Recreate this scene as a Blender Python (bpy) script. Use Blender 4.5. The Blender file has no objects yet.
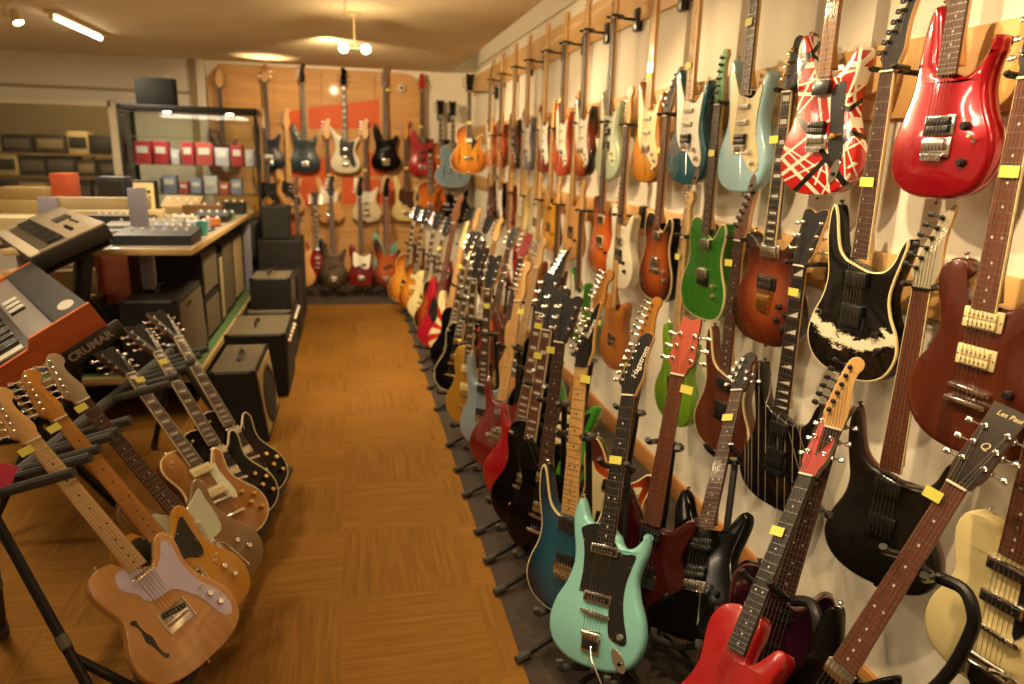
import bpy, bmesh, math, random
from mathutils import Vector as V, Matrix as M
from mathutils.geometry import tessellate_polygon
random.seed(7)
COL = bpy.context.scene.collection
PI = math.pi

# ------------------------------------------------------------------ materials
MATS = {}
def new_mat(name):
    m = bpy.data.materials.new(name); m.use_nodes = True
    nt = m.node_tree; b = nt.nodes['Principled BSDF']
    return m, nt, b
def S(b, **k):
    for n, v in k.items():
        n = n.replace('_', ' ')
        if n in b.inputs: b.inputs[n].default_value = v
def c4(c): return (c[0], c[1], c[2], 1)
def hexc(h):
    r = [int(h[i:i+2], 16)/255 for i in (0, 2, 4)]
    return tuple(x/12.92 if x <= .04045 else ((x+.055)/1.055)**2.4 for x in r)
def plain(name, col, rough=.5, metal=0, coat=0, emit=0, **k):
    if name in MATS: return MATS[name]
    if isinstance(col, str): col = hexc(col)
    m, nt, b = new_mat(name)
    S(b, Base_Color=c4(col), Roughness=rough, Metallic=metal, Coat_Weight=coat, Coat_Roughness=.06, **k)
    if emit: S(b, Emission_Color=c4(col), Emission_Strength=emit)
    MATS[name] = m; return m
def node(nt, t, **k):
    n = nt.nodes.new(t)
    for a, v in k.items(): setattr(n, a, v)
    return n
def lacquer(h): return plain('lacquer_'+h, h, .22, 0, .8)
def satin(h): return plain('satin_'+h, h, .4, 0, .25)
def ramp(nt, stops):
    r = node(nt, 'ShaderNodeValToRGB'); e = r.color_ramp.elements
    while len(e) < len(stops): e.new(.5)
    for i, (p, c) in enumerate(stops):
        e[i].position = p; e[i].color = c4(hexc(c) if isinstance(c, str) else c)
    return r
def wood(name, a, b2, rough=.35, coat=.4, scale=(30, 30, 2.2), axis=None):
    if name in MATS: return MATS[name]
    m, nt, b = new_mat(name); L = nt.links
    tc = node(nt, 'ShaderNodeTexCoord'); mp = node(nt, 'ShaderNodeMapping'); mp.inputs['Scale'].default_value = scale
    n = node(nt, 'ShaderNodeTexNoise'); n.inputs['Scale'].default_value = 1.6; n.inputs['Detail'].default_value = 6; n.inputs['Distortion'].default_value = .6
    r = ramp(nt, [(.3, a), (.7, b2)])
    L.new(tc.outputs['Object'], mp.inputs[0]); L.new(mp.outputs[0], n.inputs['Vector']); L.new(n.outputs[0], r.inputs[0]); L.new(r.outputs[0], b.inputs['Base Color'])
    S(b, Roughness=rough, Coat_Weight=coat, Coat_Roughness=.08)
    MATS[name] = m; return m
def burst(name, centre, mid, edge, start=.35, end=.98, cz=.44, flame=0):
    """painted sunburst finish: colour by distance from the middle of the body"""
    if name in MATS: return MATS[name]
    m, nt, b = new_mat(name); L = nt.links
    tc = node(nt, 'ShaderNodeTexCoord')
    mp = node(nt, 'ShaderNodeMapping'); mp.inputs['Location'].default_value = (-1, 0, -2*cz); mp.inputs['Scale'].default_value = (2, 0, 2)
    g = node(nt, 'ShaderNodeVectorMath', operation='LENGTH')
    L.new(tc.outputs['Generated'], mp.inputs[0]); L.new(mp.outputs[0], g.inputs[0])
    r = ramp(nt, [(start, centre), ((start+end)/2, mid), (end, edge)])
    L.new(g.outputs['Value'], r.inputs[0])
    if flame:
        mp2 = node(nt, 'ShaderNodeMapping'); mp2.inputs['Scale'].default_value = (4, 4, 60)
        n = node(nt, 'ShaderNodeTexNoise'); n.inputs['Scale'].default_value = 1.5
        mx = node(nt, 'ShaderNodeMixRGB', blend_type='MULTIPLY'); mx.inputs[0].default_value = flame
        L.new(tc.outputs['Object'], mp2.inputs[0]); L.new(mp2.outputs[0], n.inputs['Vector'])
        L.new(r.outputs[0], mx.inputs[1]); L.new(n.outputs[0], mx.inputs[2]); L.new(mx.outputs[0], b.inputs['Base Color'])
    else: L.new(r.outputs[0], b.inputs['Base Color'])
    S(b, Roughness=.22, Coat_Weight=.8, Coat_Roughness=.06)
    MATS[name] = m; return m
def striped(name, base, stripes):
    """paint with straight bands (angle deg, offset m, half width m, colour, side limit (angle, offset) or None)"""
    if name in MATS: return MATS[name]
    m, nt, b = new_mat(name); L = nt.links
    tc = node(nt, 'ShaderNodeTexCoord'); cur = None
    def lin(a, off):
        d = node(nt, 'ShaderNodeVectorMath', operation='DOT_PRODUCT'); a = math.radians(a)
        d.inputs[1].default_value = (math.cos(a), 0.9*math.sin(a*3), math.sin(a)); L.new(tc.outputs['Object'], d.inputs[0])
        s = node(nt, 'ShaderNodeMath', operation='SUBTRACT'); s.inputs[1].default_value = off
        L.new(d.outputs['Value'], s.inputs[0]); return s
    for st in stripes:
        a, off, w, col = st[:4]
        ab = node(nt, 'ShaderNodeMath', operation='ABSOLUTE'); L.new(lin(a, off).outputs[0], ab.inputs[0])
        lt = node(nt, 'ShaderNodeMath', operation='LESS_THAN'); lt.inputs[1].default_value = w; L.new(ab.outputs[0], lt.inputs[0])
        f = lt
        if len(st) > 4:
            g = node(nt, 'ShaderNodeMath', operation='GREATER_THAN'); g.inputs[1].default_value = 0; L.new(lin(*st[4]).outputs[0], g.inputs[0])
            f = node(nt, 'ShaderNodeMath', operation='MULTIPLY'); L.new(lt.outputs[0], f.inputs[0]); L.new(g.outputs[0], f.inputs[1])
        mx = node(nt, 'ShaderNodeMixRGB'); L.new(f.outputs[0], mx.inputs[0]); mx.inputs[2].default_value = c4(hexc(col))
        if cur is None: mx.inputs[1].default_value = c4(hexc(base))
        else: L.new(cur, mx.inputs[1])
        cur = mx.outputs[0]
    L.new(cur, b.inputs['Base Color']); S(b, Roughness=.25, Coat_Weight=.7, Coat_Roughness=.08)
    MATS[name] = m; return m
def rays(name, a, b2, n=11, cx=.03, cz=.17):
    m, nt, b = new_mat(name); L = nt.links
    tc = node(nt, 'ShaderNodeTexCoord'); sp = node(nt, 'ShaderNodeSeparateXYZ'); L.new(tc.outputs['Object'], sp.inputs[0])
    x = node(nt, 'ShaderNodeMath', operation='SUBTRACT'); x.inputs[1].default_value = cx; L.new(sp.outputs[0], x.inputs[0])
    z = node(nt, 'ShaderNodeMath', operation='SUBTRACT'); z.inputs[1].default_value = cz; L.new(sp.outputs[2], z.inputs[0])
    at = node(nt, 'ShaderNodeMath', operation='ARCTAN2'); L.new(z.outputs[0], at.inputs[0]); L.new(x.outputs[0], at.inputs[1])
    mu = node(nt, 'ShaderNodeMath', operation='MULTIPLY'); mu.inputs[1].default_value = n; L.new(at.outputs[0], mu.inputs[0])
    si = node(nt, 'ShaderNodeMath', operation='SINE'); L.new(mu.outputs[0], si.inputs[0])
    gt = node(nt, 'ShaderNodeMath', operation='GREATER_THAN'); gt.inputs[1].default_value = 0; L.new(si.outputs[0], gt.inputs[0])
    mx = node(nt, 'ShaderNodeMixRGB'); L.new(gt.outputs[0], mx.inputs[0]); mx.inputs[1].default_value = c4(hexc(a)); mx.inputs[2].default_value = c4(hexc(b2))
    L.new(mx.outputs[0], b.inputs['Base Color']); S(b, Roughness=.25, Coat_Weight=.7)
    MATS[name] = m; return m
def splash(name):
    """black paint with a white splashed band across the lower body"""
    m, nt, b = new_mat(name); L = nt.links
    tc = node(nt, 'ShaderNodeTexCoord'); sp = node(nt, 'ShaderNodeSeparateXYZ'); L.new(tc.outputs['Object'], sp.inputs[0])
    n = node(nt, 'ShaderNodeTexNoise'); n.inputs['Scale'].default_value = 34; n.inputs['Detail'].default_value = 8; n.inputs['Roughness'].default_value = .7
    mp = node(nt, 'ShaderNodeMapping'); mp.inputs['Rotation'].default_value = (0, .5, 0); mp.inputs['Scale'].default_value = (.7, 1, 1.3)
    L.new(tc.outputs['Object'], mp.inputs[0]); L.new(mp.outputs[0], n.inputs['Vector'])
    x2 = node(nt, 'ShaderNodeMath', operation='MULTIPLY'); L.new(sp.outputs[0], x2.inputs[0]); L.new(sp.outputs[0], x2.inputs[1])
    k = node(nt, 'ShaderNodeMath', operation='MULTIPLY_ADD'); L.new(x2.outputs[0], k.inputs[0]); k.inputs[1].default_value = -2.6; L.new(sp.outputs[2], k.inputs[2])
    d = node(nt, 'ShaderNodeMath', operation='SUBTRACT'); L.new(k.outputs[0], d.inputs[0]); d.inputs[1].default_value = .096
    ab = node(nt, 'ShaderNodeMath', operation='ABSOLUTE'); L.new(d.outputs[0], ab.inputs[0])
    mm = node(nt, 'ShaderNodeMath', operation='MULTIPLY_ADD'); L.new(ab.outputs[0], mm.inputs[0]); mm.inputs[1].default_value = -6.5; L.new(n.outputs[0], mm.inputs[2])
    r = ramp(nt, [(.35, '0b0a09'), (.42, 'e8dfc4')]); L.new(mm.outputs[0], r.inputs[0])
    L.new(r.outputs[0], b.inputs['Base Color']); S(b, Roughness=.2, Coat_Weight=.8)
    MATS[name] = m; return m

CHROME = plain('chrome', (.75, .73, .7), .18, 1)
STEEL = plain('fret_steel', (.42, .39, .34), .42, 1)
GOLD = plain('gold_plate', (.8, .55, .2), .25, 1)
BLKP = plain('black_plastic', (.012, .012, .012), .3, 0, .3)
BLKM = plain('black_metal', (.015, .015, .016), .42, .3)
RUBBER = plain('grey_foam', (.055, .055, .05), .85)
WHTP = plain('white_plastic', 'e9e4d6', .35, 0, .2)
CRMP = plain('cream_plastic', 'e6d6a2', .35, 0, .2)
MINTP = plain('mint_plastic', 'd5dcc4', .35, 0, .2)
LILAC = plain('lilac_white_plastic', 'd6cdea', .35, 0, .2)
TORT = plain('tortoise_plastic', '4a1d14', .3, 0, .4)
YTAG = plain('yellow_price_tag', 'dbd45e', .6)
PEARL = plain('pearl_inlay', 'd8d2c4', .25, 0, .3)
BONE = plain('bone', 'e4dcc4', .4)
MAPLE = wood('maple', 'e2b674', 'd4a464')
AMAPLE = wood('amber_maple', 'cf8f3a', 'b97a2c')
PMAPLE = wood('pale_maple', 'e2c08a', 'd3ac74')
ROSE = wood('rosewood', '3a2016', '4e2d1e', .5, .1)
RROSE = wood('reddish_rosewood', '5e3120', '74402a', .5, .1)
EBONY = plain('ebony', '1b1614', .4, 0, .1)
MAHOG = wood('mahogany', '4b2114', '5d2c1b', .35, .4)
BURNT = wood('roasted_maple', '8a5a30', '9c6a3c')

# ------------------------------------------------------------------ mesh builder
def catmull(pts, n=4, closed=True):
    out = []; N = len(pts)
    for i in range(N):
        p0, p1, p2, p3 = (pts[(i-1) % N], pts[i], pts[(i+1) % N], pts[(i+2) % N])
        for k in range(n):
            t = k/n
            out.append(tuple(.5*((2*p1[j]) + (-p0[j]+p2[j])*t + (2*p0[j]-5*p1[j]+4*p2[j]-p3[j])*t*t + (-p0[j]+3*p1[j]-3*p2[j]+p3[j])*t**3) for j in (0, 1)))
    return out
def offset_poly(pts, d):
    """move a counter-clockwise polygon inward by d"""
    N = len(pts); out = []
    for i in range(N):
        ax, az = pts[i-1]; bx, bz = pts[(i+1) % N]
        tx, tz = bx-ax, bz-az; l = math.hypot(tx, tz) or 1
        # stay inside tight convex tips: limit the offset by the local radius
        px, pz = pts[i]; c = (px-ax)*(bz-pz)-(pz-az)*(bx-px); l1 = math.hypot(px-ax, pz-az); l2 = math.hypot(bx-px, bz-pz)
        turn = math.asin(max(-1, min(1, c/max(1e-12, l1*l2)))); q = d
        if turn > .02: q = min(d, .55*(l1+l2)/2/turn)
        out.append((pts[i][0]-tz/l*q, pts[i][1]+tx/l*q))
    return out
def ccw(pts):
    a = sum(pts[i-1][0]*pts[i][1]-pts[i][0]*pts[i-1][1] for i in range(len(pts)))
    return pts if a > 0 else pts[::-1]
class MB:
    def __init__(s): s.v = []; s.f = []; s.m = []; s.mats = []; s.xf = M.Identity(4)
    def mi(s, mat):
        if mat not in s.mats: s.mats.append(mat)
        return s.mats.index(mat)
    def add(s, vs, fs, mat):
        o = len(s.v); i = s.mi(mat)
        s.v += [tuple(s.xf @ V(v)) for v in vs]
        for f in fs: s.f.append(tuple(x+o for x in f)); s.m.append(i)
        return s
    def box(s, c, d, mat, bev=0, rot=None):
        x, y, z = d[0]/2, d[1]/2, d[2]/2; b = min(bev, x*.95, y*.95, z*.95)
        R = rot or M.Identity(3); c = V(c)
        vs, fs = [], []
        if b <= 0:
            vs = [(i*x, j*y, k*z) for i in (-1, 1) for j in (-1, 1) for k in (-1, 1)]
            fs = [(0, 1, 3, 2), (4, 6, 7, 5), (0, 4, 5, 1), (2, 3, 7, 6), (0, 2, 6, 4), (1, 5, 7, 3)]
        else:
            bm = bmesh.new(); bmesh.ops.create_cube(bm, size=1)
            for v in bm.verts: v.co = V((v.co.x*2*x, v.co.y*2*y, v.co.z*2*z))
            bmesh.ops.bevel(bm, geom=bm.edges[:], offset=b, segments=2, affect='EDGES', profile=.5)
            bm.verts.index_update(); vs = [tuple(v.co) for v in bm.verts]; fs = [tuple(v.index for v in f.verts) for f in bm.faces]; bm.free()
        return s.add([tuple(c + R @ V(v)) for v in vs], fs, mat)
    def cyl(s, p0, p1, r0, mat, r1=None, n=10, caps=True):
        p0, p1 = V(p0), V(p1); d = (p1-p0).normalized(); r1 = r0 if r1 is None else r1
        u = d.orthogonal().normalized(); w = d.cross(u)
        vs = [tuple(p+(u*math.cos(2*PI*i/n)+w*math.sin(2*PI*i/n))*r) for p, r in ((p0, r0), (p1, r1)) for i in range(n)]
        fs = [(i, (i+1) % n, n+(i+1) % n, n+i) for i in range(n)]
        if caps: fs += [tuple(range(n-1, -1, -1)), tuple(range(n, 2*n))]
        return s.add(vs, fs, mat)
    def tube(s, pts, r, mat, n=8, smooth=0):
        pts = [V(p) for p in pts]
        if smooth:
            q = []
            for i in range(len(pts)-1):
                p0, p1, p2, p3 = pts[max(i-1, 0)], pts[i], pts[i+1], pts[min(i+2, len(pts)-1)]
                for k in range(smooth):
                    t = k/smooth; q.append(.5*((2*p1)+(p2-p0)*t+(2*p0-5*p1+4*p2-p3)*t*t+(3*p1-p0-3*p2+p3)*t**3))
            pts = q+[pts[-1]]
        vs, fs = [], []; u = None
        for i, p in enumerate(pts):
            d = (pts[min(i+1, len(pts)-1)]-pts[max(i-1, 0)]).normalized()
            u = d.orthogonal().normalized() if u is None else (u-d*u.dot(d)).normalized()
            w = d.cross(u)
            vs += [tuple(p+(u*math.cos(2*PI*k/n)+w*math.sin(2*PI*k/n))*r) for k in range(n)]
        for i in range(len(pts)-1):
            fs += [(i*n+k, i*n+(k+1) % n, (i+1)*n+(k+1) % n, (i+1)*n+k) for k in range(n)]
        fs += [tuple(range(n-1, -1, -1)), tuple(range((len(pts)-1)*n, len(pts)*n))]
        return s.add(vs, fs, mat)
    def rings(s, rs, mats, cap0=None, cap1=None, tess=None):
        """loft rings of equal count; mats[i] for the band between ring i and i+1"""
        n = len(rs[0]); o = len(s.v)
        for r in rs: s.v += [tuple(s.xf @ V(p)) for p in r]
        for i in range(len(rs)-1):
            mi = s.mi(mats[i] if isinstance(mats, (list, tuple)) else mats)
            for k in range(n):
                s.f.append((o+i*n+k, o+i*n+(k+1) % n, o+(i+1)*n+(k+1) % n, o+(i+1)*n+k)); s.m.append(mi)
        if tess and (cap0 or cap1):
            tris = tessellate_polygon([[V((a, b, 0)) for a, b in tess]])
            for cap, base in ((cap0, o), (cap1, o+(len(rs)-1)*n)):
                if cap:
                    for t in tris: s.f.append(tuple(base+k for k in t)); s.m.append(s.mi(cap))
            return s
        if cap0: s.f.append(tuple(o+k for k in range(n-1, -1, -1))); s.m.append(s.mi(cap0))
        if cap1: s.f.append(tuple(o+(len(rs)-1)*n+k for k in range(n))); s.m.append(s.mi(cap1))
        return s
    def plate(s, pts, y0, y1, mat, bev=.001, side=None, back=None):
        """flat shape in the xz plane, back at y0 and front at y1 (y1 < y0)"""
        p = ccw(pts); q = offset_poly(p, bev); side = side or mat
        rs = [[(x, y0, z) for x, z in p], [(x, y1+bev, z) for x, z in p], [(x, y1, z) for x, z in q]]
        return s.rings(rs, [side, side], back or side, mat, p)
    def lathe(s, c, axis, prof, mat, n=14):
        c = V(c); d = V(axis).normalized(); u = d.orthogonal().normalized(); w = d.cross(u); rs = []
        for r, h in prof: rs.append([tuple(c+d*h+(u*math.cos(2*PI*i/n)+w*math.sin(2*PI*i/n))*max(r, 1e-5)) for i in range(n)])
        return s.rings(rs, mat, mat, mat)
    def mesh(s, name, angle=35):
        me = bpy.data.meshes.new(name); me.from_pydata(s.v, [], s.f)
        for m in s.mats: me.materials.append(m)
        me.polygons.foreach_set('material_index', s.m)
        me.polygons.foreach_set('use_smooth', [True]*len(s.f))
        me.update()
        bm = bmesh.new(); bm.from_mesh(me); bmesh.ops.recalc_face_normals(bm, faces=bm.faces[:]); bm.to_mesh(me); bm.free()
        me.set_sharp_from_angle(angle=math.radians(angle)); return me
def link(name, data, parent=None):
    o = bpy.data.objects.new(name, data); COL.objects.link(o)
    if parent: o.parent = parent
    return o
def obj(name, mb, parent=None, angle=35): return link(name, mb.mesh(name, angle), parent)
def tag(o, label, cat, group=None):
    o['label'] = label; o['category'] = cat
    if group: o['group'] = group
    return o
def thing(name, label, cat, loc=(0, 0, 0), group=None, rotz=0):
    o = link(name, None); o.location = loc; o.rotation_euler = (0, 0, rotz); o.empty_display_size = .05
    return tag(o, label, cat, group)
def struct(name, mb, parent=None):
    o = obj(name, mb, parent)
    if not parent: o['kind'] = 'structure'
    return o
def text_pts(txt, size, shear=0, bold=0):
    cu = bpy.data.curves.new('txt', 'FONT'); cu.body = txt; cu.size = size; cu.shear = shear; cu.offset = bold
    cu.align_x = 'CENTER'; cu.align_y = 'CENTER'; cu.resolution_u = 3; cu.extrude = .0003
    o = bpy.data.objects.new('txt', cu); COL.objects.link(o)
    dg = bpy.context.evaluated_depsgraph_get(); me = o.evaluated_get(dg).to_mesh()
    vs = [tuple(v.co) for v in me.vertices]; fs = [tuple(p.vertices) for p in me.polygons]
    used = sorted({i for f in fs for i in f}); ix = {i: k for k, i in enumerate(used)}; vs = [vs[i] for i in used]; fs = [tuple(ix[i] for i in f) for f in fs]
    o.evaluated_get(dg).to_mesh_clear(); bpy.data.objects.remove(o); bpy.data.curves.remove(cu)
    return vs, fs
def add_text(mb, txt, size, xf, mat, shear=0, bold=0):
    """xf maps text x/y plane (normal +z) into the mesh"""
    vs, fs = text_pts(txt, size, shear, bold)
    return mb.add([tuple(xf @ V(v)) for v in vs], fs, mat)
# ------------------------------------------------------------------ guitar shapes (cm, front view, neck up, origin at the bottom of the body)
SH = {
'strat': [(0,0),(7.5,.7),(13,3.6),(15.8,8.8),(15.5,14),(13,19),(11.3,23.5),(11.2,27),(12.2,31),(13.2,35),(13.3,38),(12.2,39.6),(10.2,38.8),(7.6,35.4),(5,33.3),(2.9,32.8),(-2.9,33.2),(-4.8,35),(-7,38.6),(-9.2,43),(-11.4,45.6),(-13.4,44.2),(-14.2,39.8),(-13.3,34),(-11.9,29),(-11.5,25),(-12.8,20.3),(-15.5,15),(-16.6,9.5),(-14.4,4),(-8.3,.7)],
'tele': [(0,0),(8,.6),(13.5,3.2),(16,8.5),(15.6,14),(13.2,19),(11.7,23.5),(11.8,28),(12.8,32),(12.9,35.3),(11.4,37.7),(9.2,37.4),(7.2,34.8),(5.3,32.4),(2.9,31.6),(-2.9,36.2),(-4.5,38.5),(-8.5,39.2),(-11.8,37.6),(-13.2,33.5),(-12.6,28.5),(-11.6,24),(-13,19.5),(-15.5,14.5),(-16.2,8.5),(-13.7,3.2),(-8,.6)],
'lp': [(0,0),(8,.8),(14,4.5),(16.6,10),(16,15.5),(13,20.5),(11,24.5),(10.9,28),(12,32),(12.9,35.4),(12,37.9),(10,37.9),(8,35.6),(6,33),(3.6,31.5),(2.9,33),(2.9,42.6),(-2.9,43.4),(-6,43.6),(-10,42),(-12.2,38.5),(-12.3,34.5),(-11,29.5),(-10.7,25.5),(-12.5,20.5),(-15.8,15),(-16.6,10),(-14,4.5),(-8,.8)],
'sg': [(0,0),(8,.6),(14,4),(16.7,10),(15.5,16),(12,21.5),(10.2,26),(10.5,30.5),(12,35),(13,38.6),(11.8,38.4),(9,34.6),(5.8,31.8),(2.9,31.3),(-2.9,31.5),(-5.5,32),(-8.8,35),(-11.2,39.8),(-12.8,40.6),(-12.3,36),(-10.7,31),(-10.3,26.5),(-12,21.5),(-15.6,16),(-16.8,10),(-14,4),(-8,.6)],
'super': [(0,0),(7,.6),(12.5,3.5),(15.2,9),(14.5,14.5),(11.8,19.5),(10.6,24),(11.2,28.5),(12.4,33),(13.5,37.6),(13,39.6),(11.6,37.6),(10.2,33.6),(8,31),(5.4,30.2),(2.9,30),(-2.9,31.6),(-5.2,32.4),(-7.6,34.8),(-9,39),(-10.2,44),(-11.6,46.5),(-12.8,44.2),(-12.8,38),(-11.7,32),(-10.8,27),(-11.6,21.5),(-14.5,15),(-15.5,9),(-12.7,3.5),(-7,.6)],
'js': [(0,0),(7,.5),(12.6,3),(15.6,8.6),(15.3,14.5),(12.6,19.6),(11,24),(11.1,28),(12.2,31),(12.3,32),(12.3,34),(11.3,34.8),(10.2,33),(8.2,29.6),(5.6,27.6),(2.9,27.2),(-2.9,29.6),(-3.9,33),(-4.7,37.5),(-5.7,41.8),(-7.4,43.4),(-9.2,42),(-10.4,37.5),(-11,32.5),(-11.2,27.8),(-12.2,22.5),(-14.8,16),(-16,10),(-14,4),(-8,.7)],
'hag': [(0,0),(8,.8),(14,4.2),(16.4,10),(15.6,16),(13,21.5),(11.6,26.5),(12.4,31),(13.6,35),(13.6,38.6),(12.6,40.4),(11.4,38.2),(9.2,35.8),(6.6,35),(4.6,36),(2.9,38.5),(-2.9,42),(-4.4,40.6),(-7,40.6),(-9,42.6),(-10.6,45.8),(-11.9,47.2),(-13.4,45.4),(-13.7,41.6),(-12.8,37),(-11.5,32.4),(-11,28),(-12.4,22.5),(-15.6,16.5),(-16.8,10),(-14.2,4.2),(-8,.8)],
'dc': [(0,0),(8.5,.8),(14.5,4.5),(17.2,10.5),(16,17),(12.5,22.5),(11,27),(11.8,32),(13.4,35.5),(13.2,38.6),(11.2,39.6),(9.2,38.2),(7.6,35.8),(5.4,34.2),(2.9,34),(-2.9,34),(-5,34.2),(-7,35.6),(-7.6,37.6),(-6.6,39.2),(-6,41),(-7.6,42.8),(-10.6,42.9),(-13.2,40.8),(-13.7,36.8),(-12,32),(-11.2,27.3),(-12.7,22.5),(-16.2,17),(-17.2,10.5),(-14.5,4.5),(-8.5,.8)],
'prs': [(0,0),(8,.7),(13.8,4),(16.2,9.6),(15.2,15.5),(12.3,20.6),(10.8,25),(11.4,29.5),(12.9,33.6),(13.4,36.8),(12,38.2),(9.6,36.4),(7,33.4),(4.8,31.7),(2.9,31.6),(-2.9,33),(-4.8,34.8),(-7.2,38.2),(-9.8,41.4),(-11.8,42),(-13.2,39.8),(-13.2,35.4),(-11.8,30),(-10.9,25.6),(-12.3,20.6),(-15.4,15.5),(-16.4,9.6),(-13.9,4),(-8,.7)],
'offset': [(0,0),(6,.2),(12,2.2),(16,6.8),(16.6,12),(14.4,17.5),(12.2,22.5),(11.6,27),(12.6,31.4),(13.6,35.4),(12.8,38.2),(10.4,37.8),(7.8,35),(5,33),(2.9,32.8),(-2.9,35),(-4.6,37.8),(-7,41.8),(-9.8,44.8),(-12.2,45),(-13.8,42),(-13.6,36.5),(-12.2,31),(-11.4,26),(-12.4,21),(-15,16),(-17.2,11),(-17,6.5),(-13,2.6),(-7,.8)],
'bass': [(0,0),(6,.3),(12.4,2.6),(16.2,7.4),(16.4,13),(13.8,18.8),(11.6,24),(11.4,28.6),(12.8,33.4),(14,37.8),(13.4,41),(11.4,40.8),(8.8,37.8),(5.8,35.4),(3.2,35),(-3.2,36),(-4.6,39),(-6.6,44.4),(-9.4,50.6),(-12,53),(-14,50.6),(-14.4,44.6),(-13.2,37.6),(-11.8,31.5),(-11.4,26.5),(-12.8,21),(-15.8,15.4),(-17.2,9.6),(-15,4.2),(-9,.9)],
'ric': [(0,0),(8,.5),(14,3.6),(16.8,9.4),(15.8,15.6),(12.8,20.6),(11.2,25.6),(12.2,31),(15,36.4),(17,40),(15.6,40.4),(11.4,37.4),(7.4,36),(3.2,36),(-3.2,40),(-7,42),(-11.4,46.6),(-15.6,51.6),(-17.6,52.2),(-16,46.5),(-13,39),(-11.4,32),(-11.2,26),(-13,20.6),(-16,15.4),(-17,9.4),(-14.2,3.6),(-8,.5)],
'hollow': [(0,0),(8,.4),(15,2.8),(19.6,8),(20.6,14),(18.4,20),(15,24.4),(13.2,28.6),(13.6,32.6),(15,36.4),(14.6,39.6),(12,38.8),(9,35.8),(6,34.4),(2.9,35),(2.9,48.6),(-2.9,48.8),(-8,47.8),(-13,44),(-14.8,39),(-14.2,33.4),(-13,28.6),(-14.8,24.4),(-18.4,20),(-20.6,14),(-19.6,8),(-15,2.8),(-8,.4)],
'semi': [(0,0),(8,.4),(15,2.8),(19.6,8),(20.6,14),(18.4,20),(15,24.4),(13.4,28.6),(14,33),(15.6,37.2),(15.4,41),(12.6,42.4),(9.4,40),(6.4,36.6),(2.9,35.6),(-2.9,35.6),(-6.4,36.6),(-9.4,40),(-12.6,42.4),(-15.4,41),(-15.6,37.2),(-14,33),(-13.4,28.6),(-15,24.4),(-18.4,20),(-20.6,14),(-19.6,8),(-15,2.8),(-8,.4)],
'mock': [(0,0),(8,.6),(14,3.6),(16.4,9),(15.6,14.6),(13,19.8),(11.4,24.4),(11.4,28.4),(12.6,32.4),(12.6,36),(10.6,37.4),(8.6,35.4),(6.4,32.8),(2.9,31.8),(-2.9,31.8),(-5.6,32.6),(-8.4,34.8),(-11.4,36.2),(-13,34.6),(-12.8,31),(-11.8,27),(-11.6,23.6),(-13,19.4),(-15.6,14.4),(-16.4,9),(-14,3.6),(-8,.6)],
}
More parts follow.
